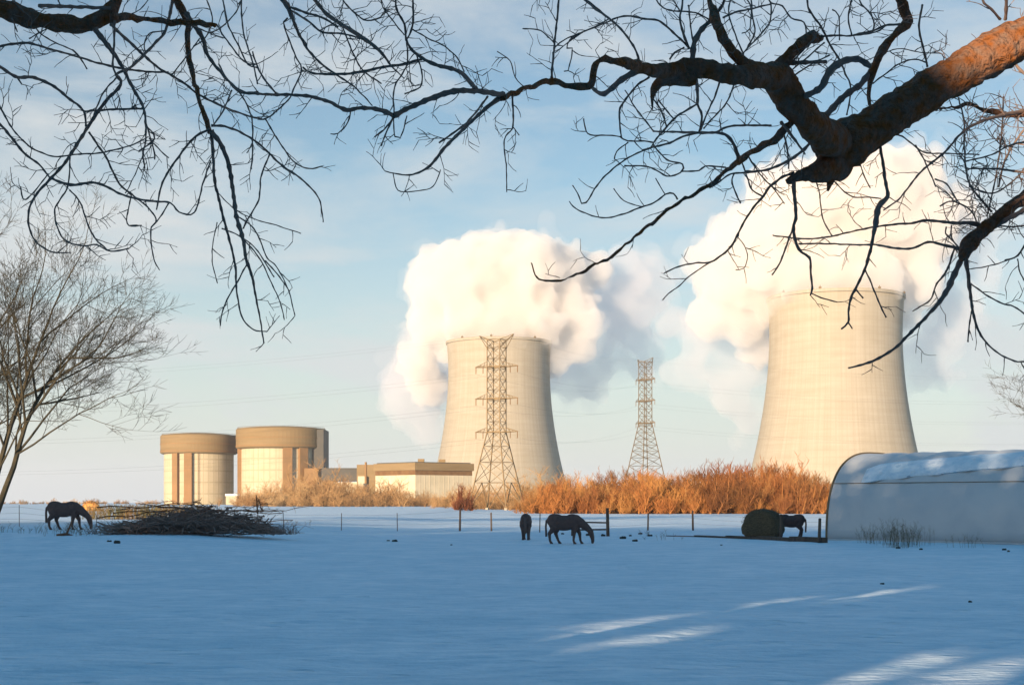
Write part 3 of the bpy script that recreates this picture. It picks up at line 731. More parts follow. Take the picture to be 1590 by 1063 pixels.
# ------------------------------------------------------------ hay bale, timber, fence, dung
def bale():
    g = G(1185, 836); t = empty('hay_bale', g, math.radians(66)); tag(t, 'big weathered round hay bale beside the feeding horse', 'hay bale')
    mb = MB(); n, k = 40, 22; R_ = .92
    v = []; f = []
    rnd = random.Random(2)
    for j in range(k + 1):
        u = j / k; x = -.95 + 1.9 * u; e = min(u, 1 - u) * k; rr = R_ * (1 - .25 * max(0, 1 - e / 2.5) ** 2)
        for i in range(n):
            a = 2 * math.pi * i / n; r = rr * (1 + .05 * noise.noise(Vector((x * 2, math.cos(a) * 2, math.sin(a) * 2))) + .02 * rnd.uniform(-1, 1))
            z = R_ * .86 + r * math.sin(a) * .93; z = max(-.02, z); v.append((x * (1 + .12 * max(0, .8 - z)), r * math.cos(a) * (1.0 + .45 * max(0, .95 - z)) if z < .95 else r * math.cos(a), z))
    for j in range(k):
        for i in range(n): f.append((j * n + i, j * n + (i + 1) % n, (j + 1) * n + (i + 1) % n, (j + 1) * n + i))
    f.append(tuple(range(n))[::-1]); f.append(tuple(range(k * n, k * n + n)))
    mesh('bale', (v, f), M_hay, t)
    mb = MB()
    for _ in range(700):
        a = rnd.uniform(-.2, math.pi + .2); x = rnd.uniform(-1.0, 1.0); r = R_ * rnd.uniform(.93, 1.02)
        p = Vector((x, r * math.cos(a) * 1.04, R_ * .86 + r * math.sin(a) * .93))
        q = Vector((rnd.uniform(-1, 1), rnd.uniform(-1, 1), rnd.uniform(-1, .6))).normalized() * rnd.uniform(.08, .22)
        mb.tube([p, p + q], [.008, .004], 3)
    for _ in range(260):
        x = rnd.uniform(-1.3, 1.2); y = rnd.uniform(-1.4, 1.2); q = Vector((rnd.uniform(-1, 1), rnd.uniform(-1, 1), .15)).normalized() * .2
        mb.tube([(x, y, .02), (x + q.x, y + q.y, .04 + q.z * .3)], [.01, .006], 3)
    mesh('loose_hay', mb.vf, M_hay, t)
bale()
def timber():
    pts = [G(px, py) for px, py in ((1036, 832), (1080, 833), (1130, 835), (1180, 837), (1230, 840), (1281, 842))]
    t = empty('timber_sleeper', pts[0]); tag(t, 'long low dark timber lying on the snow in front of the hay bale', 'timber')
    for i in range(5):
        mb = MB(); a, b = pts[i] - pts[0], pts[i + 1] - pts[0]; h = (.05, .09, .13, .16, .22)[i]; nrm = Vector((-(b - a).y, (b - a).x, 0)).normalized() * (.12 + .02 * i)
        off = nrm * (.15 * (i % 2)); b = b + (a - b) * .012
        v = []
        for p in (a, b):
            for sd, z in ((-1, -.05), (1, -.05), (1, h), (-1, h)): v.append(tuple(p + nrm * sd + off + Vector((0, 0, z + .01 * i))))
        mesh('plank', (v, [(0, 1, 2, 3), (7, 6, 5, 4), (0, 4, 5, 1), (1, 5, 6, 2), (2, 6, 7, 3), (3, 7, 4, 0)]), M_wood, t)
timber()
def post_mb(h, r, seed=0, lean=(0, 0)):
    mb = MB(); rnd = random.Random(seed)
    pts = [(lean[0] * z, lean[1] * z, z) for z in (-.2, h * .3, h * .7, h - .03, h)]
    mb.tube(pts, [r * 1.05, r, r * .97, r * .93, r * .6], 9); return mb
def fence():
    t = empty('wire_fence', (0, 100, 0)); tag(t, 'sagging wire fence on thin posts crossing behind the horses', 'fence')
    L_ = [(-130, 815, 26, 1), (-50, 816, 30, 1), (30, 817, 34, 1), (150, 818, 20, 1), (440, 822, 26, 1), (530, 823, 27, 1.2), (617, 824, 28, 1.2), (714, 824, 35, 3.2), (763, 824, 29, 2.6), (838, 826, 30, 1.6), (944, 832, 44, 5.2), (1006, 823, 27, 2.6), (1076, 823, 31, 3.2),
          (1160, 825, 24, 2.6), (1290, 826, 26, 2), (1420, 826, 26, 2), (1560, 826, 26, 2), (1700, 826, 26, 2)]
    tops = []
    for i, (px, py, h, w) in enumerate(L_):
        g = G(px, py); s = g.y / F
        o = mesh('post', post_mb(h * s, max(.02, w * s / 2), i, (.02 * math.sin(i * 3), 0)).vf, M_wood, t); o.location = g - t.location; tops.append((g, h * s))
    for fr in (.35, .62, .9):
        mb = MB()
        for i in range(len(tops) - 1):
            a = tops[i][0] + Vector((0, 0, tops[i][1] * fr)); b = tops[i + 1][0] + Vector((0, 0, tops[i + 1][1] * fr))
            m_ = (a + b) / 2 - Vector((0, 0, .03)); mb.tube([a - t.location, m_ - t.location, b - t.location], .006, 3)
        mesh('fence_wire', mb.vf, M_wire, t)
    g = G(944, 832); a = g + Vector((0, 0, .95 * 44 * .5 * g.y / F + .1)); g2 = G(905, 831)
    for py, py2 in ((811, 810), (821.5, 822)):
        a = P(944, py, g.y); b = P(888, py2, g.y + 1.0); mb = MB(); mb.tube([a - t.location, b - t.location], .05, 7); mesh('rail', mb.vf, M_wood, t)
    o = mesh('post', post_mb(1.2, .05, 5).vf, M_wood, t); gg = P(888, 0, g.y + 1.0); o.location = Vector((gg.x, gg.y, gzn(gg.x, gg.y))) - t.location
fence()
for (px, py, h, w, lab) in ((1212, 838, 40, 5, 'weathered post between the hay bale and the feeding horse'), (1272, 842, 38, 5, 'short stout post at the right end of the low timber')):
    g = G(px, py); o = mesh('wooden_post', post_mb(h * g.y / F, w * g.y / F / 2, px, (.03, 0)).vf, M_wood, loc=g); tag(o, lab, 'post')
rnd = random.Random(8)
def clod(px, py, r, lab, grp=None):
    g = G(px, py); mb = MB()
    for _ in range(5):
        a = rnd.uniform(0, 6.28); q = r * rnd.uniform(.2, .8); mb.ball((q * math.cos(a), q * .6 * math.sin(a), r * .3), r * rnd.uniform(.35, .6), 8, 6)
    o = mesh('dung_clod', mb.vf, M_dung, loc=g, smooth=True); tag(o, lab, 'dung', grp)
DL = [(603, 840, .10, 'dung_mid'), (613, 841, .15, 'dung_mid'), (170, 841, .10, 'dung_left'), (181, 843, .15, 'dung_left'), (874, 829, .12, 0), (913, 831, .16, 0), (938, 832, .16, 1), (966, 836, .18, 1), (979, 832, .12, 1), (994, 829, .13, 1), (986, 840, .13, 1), (1009, 832, .14, 1),
      (1370, 907, .055, 'small dark dung clod lying alone on the blue snow below the shelter'), (1507, 935, .05, 'small dark dung clod lying alone on the snow near the right edge'), (1394, 851, .09, 2), (1430, 853, .08, 2), (1559, 854, .11, 2), (1567, 856, .08, 2), (700, 846, .06, 3), (1120, 846, .05, 3)]
GN = {'dung_mid': 'dark dung clod lying on the snow left of the rear view horse', 'dung_left': 'dark dung clod below the left horse', 0: 'dark dung clod behind the grazing horse', 1: 'dark dung clod right of the railed post', 2: 'dark dung clod along the shelter', 3: 'tiny dark dung clod on open snow before the fence'}
ORD = ['leftmost', 'second', 'third', 'fourth', 'fifth', 'rightmost']
for px, py, r, g_ in DL:
    if isinstance(g_, str) and g_ not in GN: clod(px, py, r, g_); continue
    mates = sorted(q[0] for q in DL if q[3] == g_); k = mates.index(px); w = ORD[-1] if k == len(mates) - 1 else ORD[k]
    clod(px, py, r, GN[g_] + ', ' + w + (' from the left' if w in ORD[1:5] else '') + f' of {("", "one", "two", "three", "four", "five", "six")[len(mates)]}', 'dung clods on the snow')

# ------------------------------------------------------------ brush pile, weeds
def brush_pile():
    c = G(284, 829); t = empty('brush_pile', c); tag(t, 'wide heap of dark cut branches lying on the snow beside the left horse', 'brush pile')
    s = c.y / F; rnd = random.Random(5); mb = MB()
    def hgt(x):  # metres, heap height profile
        return float(np.interp(x / s, [-145, -120, -70, -30, 10, 50, 90, 120, 150], [0.25, .5, .75, 1.15, 1.35, 1.30, 1.15, .85, .2]))
    for _ in range(2300):
        x = rnd.uniform(-3.3, 4.2) if rnd.random() < .5 else rnd.gauss(.4, 1.8); x = max(-3.8, min(4.5, x)); y = rnd.uniform(-1.2, 1.6); z = rnd.random() ** .8 * hgt(x) * (1 - abs(y) / 2.4)
        a = rnd.gauss(0, .8) + (math.pi if rnd.random() < .5 else 0); e = rnd.gauss(0, .38); ln = rnd.uniform(.3, 1.6)
        q = Vector((math.cos(a) * math.cos(e), math.sin(a) * math.cos(e), math.sin(e)))
        p = Vector((x, y, z)); k = Vector((rnd.gauss(0, .07), rnd.gauss(0, .07), rnd.gauss(0, .07))); r = rnd.choice((.006, .008, .010, .014, .02, .035))
        a0, a1 = p - q * ln / 2, p + q * ln / 2
        a0.z = max(.01, a0.z); a1.z = max(.01, a1.z)
        mb.tube([a0, p + k, a1], [r, r * .85, r * .4], 5)
    mesh('branches', mb.vf, M_twig, t)
    for (x0, y0, x1, y1, w) in ((150, 786, 300, 781, 3.0), (175, 795, 330, 784, 2.5), (245, 787, 431, 792, 4), (290, 784, 440, 796, 3), (215, 783, 312, 776, 2.2), (300, 777, 338, 786, 2.6), (180, 790, 262, 778, 2), (340, 796, 300, 782, 2), (350, 786, 420, 781, 2), (400, 795, 398, 768, 4), (408, 792, 402, 776, 3), (150, 803, 260, 790, 3), (330, 800, 455, 808, 2.5), (380, 790, 470, 788, 2)):
        dd = rnd.uniform(-.8, .8); a, b = P(x0, y0, c.y + dd) - c, P(x1, y1, c.y - dd) - c; mb = MB()
        w *= .7; ln_ = (b - a).length; pts = [a.lerp(b, k / 7) + Vector((0, 0, .05 * math.sin(k * 1.7 + x0) - .10 * math.sin(k / 7 * 3.14))) for k in range(8)]
        mb.tube(pts, [w * s * (.5 - .035 * k) for k in range(8)], 6)
        for k in range(14):
            q0 = pts[rnd.randrange(1, 8)]; q1 = q0 + Vector((rnd.gauss(0, .3), rnd.gauss(0, .2), rnd.uniform(-.25, .3))); mb.tube([q0, q0.lerp(q1, .5) + Vector((0, 0, .03)), q1], [.012, .009, .004], 4)
        m_ = a; mesh('pole', mb.vf, M_bark, t)
    mb = MB()
    for _ in range(170):
        side = rnd.choice((-1, 1, 1)); x = side * rnd.uniform(3.2, 5.2) + .3; y = rnd.uniform(-1, 1.5); q = Vector((rnd.gauss(0, .5), rnd.gauss(0, .3), rnd.uniform(.05, .5)))
        mb.tube([(x, y, 0), (x + q.x * .5, y + q.y * .5, q.z), (x + q.x, y + q.y, q.z * rnd.uniform(.5, 1.3))], [.014, .01, .004], 4)
    mesh('loose_twigs', mb.vf, M_twig, t)
brush_pile()
def weeds(name, label, spots, h0, h1, m, n, seed, spread, r=.006):
    rnd = random.Random(seed); mb = MB()
    for px, py, k in spots:
        g = G(px, py)
        for _ in range(int(n * k)):
            x = g.x + rnd.gauss(0, spread); y = g.y + rnd.gauss(0, spread * .5); h = rnd.uniform(h0, h1) * (.6 + .4 * k); a = rnd.uniform(0, 6.28); l = rnd.uniform(.05, .5) * h
            p = Vector((x, y, gzn(x, y) - .02)); q = p + Vector((math.cos(a) * l * .4, math.sin(a) * l * .4, h * .6)); e = p + Vector((math.cos(a) * l, math.sin(a) * l, h))
            mb.tube([p, q, e], [r, r * .8, r * .4], 3)
            for _ in range(4):
                u = rnd.uniform(.4, 1); w = p.lerp(e, u); b = rnd.uniform(0, 6.28); mb.tube([w, w + Vector((math.cos(b) * .12, math.sin(b) * .12, .12))], [r * .7, r * .5], 3)
    o = mesh(name, mb.vf, m); tag(o, label, 'weeds', kind='stuff')
weeds('dry_weeds', 'dry weed stalks growing against the foot of the shelter', [(1345, 842, .8), (1362, 844, .6), (1378, 846, .9), (1398, 850, 1.6), (1408, 848, 1.2), (1425, 846, .8), (1485, 850, .25), (1512, 850, .2)], .5, 1.1, M_weed, 30, 3, .3)
weeds('dry_grass', 'scattered dry grass stalks poking through the snow by the left horse', [(10, 826, .5), (60, 828, .6), (100, 832, 1), (110, 828, 1), (150, 826, .6), (180, 822, .5), (330, 815, .4), (460, 815, .5), (1030, 838, .4), (1010, 832, .3)], .15, .6, M_weed, 22, 9, .7, .008)
weeds('weed_strip', 'strip of brown and green dead weeds behind the brush pile', [(150 + i * 12, 806 - (i % 2), .8) for i in range(15)], .9, 1.5, mat('strip_weed', (.13, .13, .06), (.30, .18, .07), rough=.9, scale=.8), 60, 12, .9, .02)
t = empty('small_branch', G(104, 832)); tag(t, 'broken forked branch lying on the snow under the left horse', 'branch')
mb = MB(); mb.tube([(-.5, 0, .05), (-.1, .1, .09), (.25, 0, .05)], [.05, .07, .03], 6); mb.tube([(-.05, .05, .05), (.12, .1, .5), (.22, .1, .85)], [.06, .04, .015], 6); mesh('stem', mb.vf, M_bark, t)
d_ = 260; mb = MB()
for _ in range(600):
    u = rnd.uniform(-1, 1); z = rnd.uniform(0, 1.9) * (1 - u * u); x = u * 1.9; q = Vector((rnd.gauss(0, 1), rnd.gauss(0, 1), rnd.gauss(0, .6))).normalized() * .35
    p = Vector((x, rnd.uniform(-.8, .8), z)); mb.tube([p, p + q], [.05, .03], 3)
mb.ball((0, 0, .6), (1.7, .9, 1.0), 14, 9)
o = mesh('straw_heap', mb.vf, M_straw, loc=(rx(141, d_), d_, gz(rx(141, d_), d_))); tag(o, 'sunlit orange straw heap beyond the left horse', 'straw heap')

# ------------------------------------------------------------ distant bare brush and trees
def brush_mesh(seed, H, Wd, n, r0, m1, fan=.5):
    "crown of upswept bare shoots with side twigs, plus a few stems"
    rnd = random.Random(seed); c = MB(); s_ = MB(); stems = []
    for i in range(16):
        a = rnd.uniform(0, 6.28); l = rnd.uniform(.05, .25) * Wd; x0 = Vector((rnd.gauss(0, .32) * Wd, rnd.gauss(0, .32) * Wd, -.2)); z1 = H * rnd.uniform(.5, .85) * max(.35, 1 - .9 * ((x0.x ** 2 + x0.y ** 2) / (.42 * Wd) ** 2) * .5)
        pts = [x0, x0 + Vector((math.cos(a) * l * .3, math.sin(a) * l * .3, z1 * .4)), x0 + Vector((math.cos(a) * l, math.sin(a) * l, z1))]
        s_.tube(pts, [r0 * 2.6, r0 * 1.8, r0 * .8], 5); stems.append(pts)
        s_.tube([(0, 0, -.22), (x0.x, x0.y, -.12)], [r0 * 2.2, r0 * 2.4], 5)
    for i in range(n):
        st = rnd.choice(stems); u = rnd.uniform(.0, 1) ** 1.25; p = (st[0].lerp(st[1], u * 2) if u < .5 else st[1].lerp(st[2], u * 2 - 1))
        a = rnd.uniform(0, 6.28); e = rnd.uniform(.15, 1.3); ln = rnd.uniform(.12, .34) * H * (1.15 - .4 * u)
        q = Vector((math.cos(a) * math.cos(e) * fan * 2 * Wd / H, math.sin(a) * math.cos(e) * fan * 2 * Wd / H, math.sin(e))) * ln
        k = Vector((rnd.gauss(0, .04), rnd.gauss(0, .04), rnd.gauss(0, .03))) * ln
        mid = p + q * .5 + k; end = p + q + Vector((0, 0, .08 * ln))
        c.tube([p, mid, end], [r0 * .75, r0 * .5, r0 * .2], 3, cap=False)
        for _ in range(4):
            w = mid.lerp(end, rnd.uniform(-.6, .9)); b = rnd.uniform(0, 6.28); l2 = ln * rnd.uniform(.2, .45)
            c.tube([w, w + Vector((math.cos(b) * .45, math.sin(b) * .45, .85)) * l2], [r0 * .42, r0 * .18], 3, cap=False)
    return c, s_
def brush_proto(seed, H, Wd, n, r0, m, label, grp):
    c, s_ = brush_mesh(seed, H, Wd, n, r0, m)
    t = empty('bare_tree'); tag(t, label, 'tree', grp)
    mesh('crown', c.vf, m, t); mesh('trunk', s_.vf, m, t); return t
rnd = random.Random(21)
protos = [brush_proto(100 + i, 9.0, 5.2, 560, .042, M_orange, 'bare orange brown tree in the sunlit thicket behind the fence', 'trees of the orange thicket') for i in range(4)]
used = set()
def place(protos, px, d, h, H0, i, wk=1.0):
    p = protos[i % len(protos)]; g_ = protos[0].get('group') or ''
    o = p if id(p) not in used else copy_tree(p)
    if id(p) not in used: used.add(id(p))
    x = rx(px, d); k = h / H0; o.location = (x, d, gz(x, d)); o.scale = (k * wk, k * wk, k); o.rotation_euler.z = rnd.uniform(0, 6.28)
    if 'thicket' in g_: o['label'] = 'bare orange brown tree in the sunlit thicket ' + ('behind the grazing horse' if px < 960 else 'between the railed post and the hay bale' if px < 1170 else 'between the hay bale and the curved shelter')
    elif 'pale' in g_: o['label'] = 'pale tan bare tree ' + ('in front of the taller reactor building' if px < 515 else 'in front of the annex and service block' if px < 585 else 'in front of the long pale hall' if px < 700 else 'around the foot of the near pylon' if px < 815 else 'in front of the left cooling tower')
    return o
def top_row(px):
    return float(np.interp(px, [820, 850, 880, 905, 930, 960, 1000, 1040, 1070, 1110, 1140, 1180, 1215, 1240, 1270, 1300, 1340], [752, 745, 742, 737, 738, 732, 729, 725, 722, 726, 721, 726, 722, 721, 735, 742, 750]))
i = 0
for row, (d, kk, step) in enumerate(((262, .86, 9.5), (285, .97, 9.5), (312, 1.05, 11), (345, 1.0, 15))):
    px = 832 + row * 3
    while px < 1345:
        h = 1.36 * (.93 + .24 * noise.noise(Vector((px * .035, row * 2.3, 0)))) * (HY - top_row(px)) * kk * d / F + 2 * (row == 0) * 0 + 1.9
        place(protos, px + rnd.uniform(-4, 4), d + rnd.uniform(-7, 7), h * rnd.choice((.62, .8, .92, .95, 1.0, 1.12)), 9.0, i, rnd.uniform(1.1, 1.7)); i += 1; px += step * rnd.uniform(.8, 1.2)
protos2 = [brush_proto(200 + i, 10.0, 8.5, 560, .045, M_tan, 'pale tan bare tree in front of the power station', 'pale trees in front of the power station') for i in range(3)]
for j, (px, top, d) in enumerate(((384, 757, 620), (402, 750, 640), (424, 748, 600), (440, 750, 610), (462, 757, 620), (478, 742, 600), (492, 722, 640), (506, 733, 610), (470, 752, 560), (520, 748, 600), (537, 742, 590), (552, 750, 600), (575, 758, 560), (590, 752, 600), (606, 745, 600), (616, 752, 560), (640, 770, 600),
        (657, 762, 600), (672, 768, 560), (690, 766, 560), (706, 762, 540), (718, 756, 500), (735, 745, 470), (746, 752, 440), (722, 765, 380), (770, 760, 430), (783, 765, 420), (797, 750, 430), (812, 735, 440), (826, 742, 430), (842, 730, 430), (858, 745, 430), (870, 738, 420), (890, 742, 430), (760, 768, 410), (655, 772, 560), (630, 774, 560), (565, 765, 520), (500, 748, 560), (515, 755, 540), (428, 760, 560), (390, 765, 560), (880, 752, 380), (850, 755, 380), (828, 762, 360))):
    place(protos2, px, d, ((HY - top) * d / F + 2) * 1.28, 10.0, j, rnd.uniform(1.1, 1.9))
protos3 = [brush_proto(300 + i, 9.0, 8.0, 260, .12, M_tan, 'faint bare tree on the far horizon at the left', 'trees on the left horizon') for i in range(2)]
for j in range(20):
    px = -60 + j * 16 + rnd.uniform(-4, 4); d = rnd.uniform(1300, 1900); place(protos3, px, d, rnd.uniform(3, 9), 9.0, j, rnd.uniform(1, 2.2))
o = brush_proto(400, 5.0, 5.0, 300, .05, M_tan, 'small tan bush beyond the left horse', None); x = rx(138, 330); o.location = (x, 330, gz(x, 330)); o.scale = (.75, .75, .75)
M_dkb = mat('dark_shrub_bark', (.12, .04, .02), (.2, .07, .03), rough=.95, scale=1)
o = brush_proto(401, 5.0, 4.0, 500, .05, M_dkb, 'dark red shrub at the left foot of the near pylon', None); x = rx(717, 330); o.location = (x, 330, gz(x, 330)); o.scale = (1.25, 1.25, 1.5)

# ------------------------------------------------------------ the field tree at the left
def field_tree(name, label, base, H, lean, seed, n_main, spread, m, rtrunk, depth=6, cat='tree', grp=None, stems=None):
    rnd = random.Random(seed)
    t = empty(name, base); tag(t, label, cat, grp); tk, cr = MB(), MB()
    cnt = [0]
    def grow(p, dr, ln, r, lv):
        n = 9 if lv == 0 else 4; pts = [p]; q = dr.copy(); rr = [r]; dirs = [q]
        wob = .07 if lv == 0 else .11
        for i in range(n):
            q = (q + Vector((rnd.gauss(0, wob), rnd.gauss(0, wob), rnd.gauss(.03 if lv else .02, .06)))).normalized(); dirs.append(q)
            pts.append(pts[-1] + q * ln / n); rr.append(r * (1 - (.72 if lv == 0 else .45) * (i + 1) / n))
        (tk if lv <= 1 else cr).tube(pts, rr, 7 if lv <= 1 else (5 if lv < 3 else 3), cap=False)
        if lv >= depth: return
        k = 12 if lv == 0 else 4
        for i in range(k):
            f_ = (rnd.uniform(.22, .98) if i else 1.0) if lv == 0 else (rnd.uniform(.2, 1.0) if i else 1.0)
            idx = min(n - 1, int(f_ * n)); b = pts[idx].lerp(pts[idx + 1], min(1, f_ * n - idx)); dd = dirs[idx + 1]; rb = rr[idx]
            ax = Vector((rnd.gauss(0, 1), rnd.gauss(0, 1), rnd.gauss(0, 1))).normalized(); ax = (ax - dd * ax.dot(dd)).normalized()
            ang = rnd.uniform(.45, 1.05) if i else rnd.uniform(.05, .25)
            nd = Matrix.Rotation(ang, 3, ax) @ dd; nd = (nd + Vector((lean[0], lean[1], .12)) * .5).normalized()
            ls = ln * (rnd.uniform(.34, .52) * (1.15 - .45 * f_) if lv == 0 else rnd.uniform(.45, .68))
            grow(b, nd, ls, max(.010, min(rb * .8, r * (.55 if i == 0 else .36)) * rnd.uniform(.8, 1.1)), lv + 1)
    for i in range(n_main):
        if stems: dr, L_, r_, off = stems[i]
        grow(Vector(off), Vector(dr).normalized(), L_, r_, 0)
    mesh('trunk', tk.vf, m, t); mesh('crown', cr.vf, m, t); return t
b0 = G(-14, 812)
lt = field_tree('bare_tree', 'leaning bare tree with several stems at the left edge of the field', b0, 13, (.10, 0), 12, 3, 1, M_field, .2, 5,
           stems=[((.50, -.05, 1), 11.0, .20, (0, 0, -.3)), ((.40, .15, 1), 12.0, .20, (-.9, .3, -.3)), ((.22, .1, 1), 12.0, .15, (-1.9, .6, -.3)), ((.66, -.2, 1), 9.0, .10, (.5, -.3, -.3))])
lt.scale = (1.3,) * 3
b1 = G(-130, 812)
field_tree('bare_tree', 'upright bare tree cut off by the left edge of the photo', b1, 13, (0, 0), 31, 2, 1, M_field, .2, 5,
           stems=[((.12, 0, 1), 12, .22, (0, 0, -.3)), ((.30, 0, 1), 11, .19, (1.6, .3, -.3))])
field_tree('bare_tree', 'thin bare tree whose faint twigs reach in at the right edge', Vector((rx(1745, 95), 95, 0)), 13, (-.05, 0), 44, 2, 1, M_field, .2, 5,
           stems=[((-.22, 0, 1), 9.5, .13, (0, 0, -.3)), ((.1, 0, 1), 9.0, .13, (.5, .3, -.3))])

# ------------------------------------------------------------ unseen windbreak behind the camera, crowns cut to shape sun and shade on the field
def proj_px(p):
    "where the sun ray through p meets the field, in photo pixels"
    tt = p.z / -SD.z; g = p + SD * tt
    if g.y < 3: return None
    return HX + g.x / g.y * F, HY + EYE / g.y * F, g
LITE = [  # (col, row, half width, half height, slope) sunlit streaks on the snow
    (1315, 925, 125, 3.5, -.12), (1220, 940, 60, 2.5, -.10), (1030, 963, 80, 4.5, -.09), (925, 978, 50, 3, -.12), (1120, 978, 120, 3, -.10), (960, 998, 110, 3, -.10), (690, 970, 35, 4, -.1), (1010, 950, 60, 2, -.05),
    (1400, 1022, 36, 12, -.25), (1345, 1048, 66, 7, -.22), (1300, 1062, 60, 6, -.2), (1446, 1020, 24, 5, .15), (1540, 1038, 56, 10, .0), (1500, 1056, 50, 5, 0), (1590, 1050, 50, 12, .1), (1505, 995, 22, 3, 0), (980, 1036, 26, 4, -.05), (1120, 1040, 30, 2, -.1), (570, 942, 26, 3, 0), (90, 1022, 70, 3, -.05), (60, 1058, 30, 3, 0), (1330, 997, 30, 2.5, 0), (470, 1000, 60, 2, -.1), (840, 1004, 50, 3, -.1)]
def gaps(A):
    "A: n x 3 points; True where leaves are cut away to shape where the sun falls"
    sd = np.array(SD); t_ = A[:, 2] / -sd[2]; g = A + sd * t_[:, None]; gy = np.maximum(g[:, 1], 3.0)
    u = HX + g[:, 0] / gy * F; v = HY + EYE / gy * F; m = np.zeros(len(A), bool)
    for cx, cy, a, b, k in LITE:
        b = b * (1.1 + .006 * max(0, cy - 1000)) + 1.6; a = a * .95
        w_ = ((u - cx) / (a * 1.15)) ** 2 + ((v - cy - k * (u - cx)) / b) ** 2 < 1
        m |= w_ & (np.random.RandomState(int(cx)).rand(len(A) // 5).repeat(5) < (.93 if cy < 1010 else .975))
    m &= g[:, 1] > 3.5
    h = A + sd * ((8.0 - A[:, 1]) / sd[1])[:, None]; m |= (h[:, 0] > 2.5) & (h[:, 0] < 4.6) & (h[:, 2] > 4.1) & (h[:, 2] < 6.0)  # opening cut in the crowns so sun strikes the big limb
    h = A + sd * ((76.0 - A[:, 1]) / sd[1])[:, None]
    for cx, cz, a, b in ((26.6, 4.2, 1.2, .25),):
        m |= ((h[:, 0] - cx) / a) ** 2 + ((h[:, 2] - cz) / b) ** 2 < 1
    return m
def spruce(x, y, H, seed, label_g):
    rnd = random.Random(seed); t = empty('spruce_tree', (x, y, 0)); tag(t, 'tall dark spruce in the unseen windbreak behind the viewer', 'tree', 'windbreak spruces')
    mb = MB(); mb.tube([(0, 0, -.3), (0, 0, H * .5), (0, 0, H)], [.4, .25, .03], 8); mesh('trunk', mb.vf, M_bark, t)
    R_ = np.random.RandomState(seed); n = 2600
    z = .3 + H * (1 - R_.rand(n) ** .62) * .985; Rr = .25 + 4.6 * np.maximum(0, 1 - z / H) ** .8
    keep = R_.rand(n) < np.clip(1 - (z - 16.5) / 8, .12, 1); a = R_.rand(n) * 6.283; r = Rr * R_.rand(n) ** .5  # upper crown thinned so the shade on the field fades with distance
    p = np.stack([r * np.cos(a), r * np.sin(a), z], 1); s_ = R_.uniform(.3, .62, n) * np.where(z < H * .85, 1, .7)
    q = np.stack([np.cos(a), np.sin(a), -.25 + 0 * a], 1) * s_[:, None]; w = np.stack([-np.sin(a), np.cos(a), R_.uniform(-.8, .8, n)], 1) * s_[:, None] * .6
    u = np.stack([R_.randn(n) * .2, R_.randn(n) * .2, R_.uniform(.2, .8, n) * s_], 1)
    V = np.stack([p - q, p + w, p + q, p - w, p + u], 1)
    m = gaps((V.reshape(-1, 3) + np.array([x, y, 0]))).reshape(-1, 5).any(1)  # leaves dropped wherever sun is meant to reach the scene
    V = V[keep & ~m]; k_ = len(V)
    fa = []
    for i in range(k_): b_ = 5 * i; fa.append((b_, b_ + 1, b_ + 2, b_ + 3)); fa.append((b_, b_ + 4, b_ + 2))
    mesh('crown', (V.reshape(-1, 3).tolist(), fa), M_evergreen, t); return t
rnd = random.Random(77)
k = 0
for x in np.arange(-175, 40, 3.4):
    for row in (0, 1):
        H = float(np.interp(x, [-130, -75, -25, 0, 40], [27.5, 27.5, 27.5, 26, 23]))
        xx = x + rnd.uniform(-.8, .8) + row * 1.7; cc = (-10.5, -13.4)[row]
        if abs(xx - cc) < 1.1: xx = cc + math.copysign(1.1, xx - cc)  # trunk moved aside to keep the limb's sun opening clear
        spruce(xx, -15 - row * 5 + rnd.uniform(-1, 1), H * rnd.uniform(.76, 1.04), 500 + k, 0); k += 1

# ------------------------------------------------------------ overhanging bare trees, traced as real limbs 6 to 11 m away
def parse(txt):
    out = []
    for line in txt.strip().splitlines():
        a, b = line.split('|'); w = [float(q) for q in a.split()]
        pts = [tuple(float(c) for c in q.split(',')) for q in b.split()]
        t0 = np.linspace(0, 1, len(w)); wi = np.interp(np.linspace(0, 1, len(pts)), t0, w); out.append((wi, pts))
    return out
def smooth_path(pts, w, d, step=5.0):
    "Catmull-Rom through photo points, with width and depth"
    P4 = [np.array([p[0], p[1], ww, dd]) for p, ww, dd in zip(pts, w, d)]; out = []
    for i in range(len(P4) - 1):
        p0, p1, p2, p3 = P4[max(i - 1, 0)], P4[i], P4[i + 1], P4[min(i + 2, len(P4) - 1)]
        n = max(1, int(np.hypot(*(p2 - p1)[:2]) / step))
        for k in range(n):
            t = k / n; q = .5 * (2 * p1 + (p2 - p0) * t + (2 * p0 - 5 * p1 + 4 * p2 - p3) * t * t + (3 * p1 - p0 - 3 * p2 + p3) * t ** 3); out.append(q)
    out.append(P4[-1]); return out
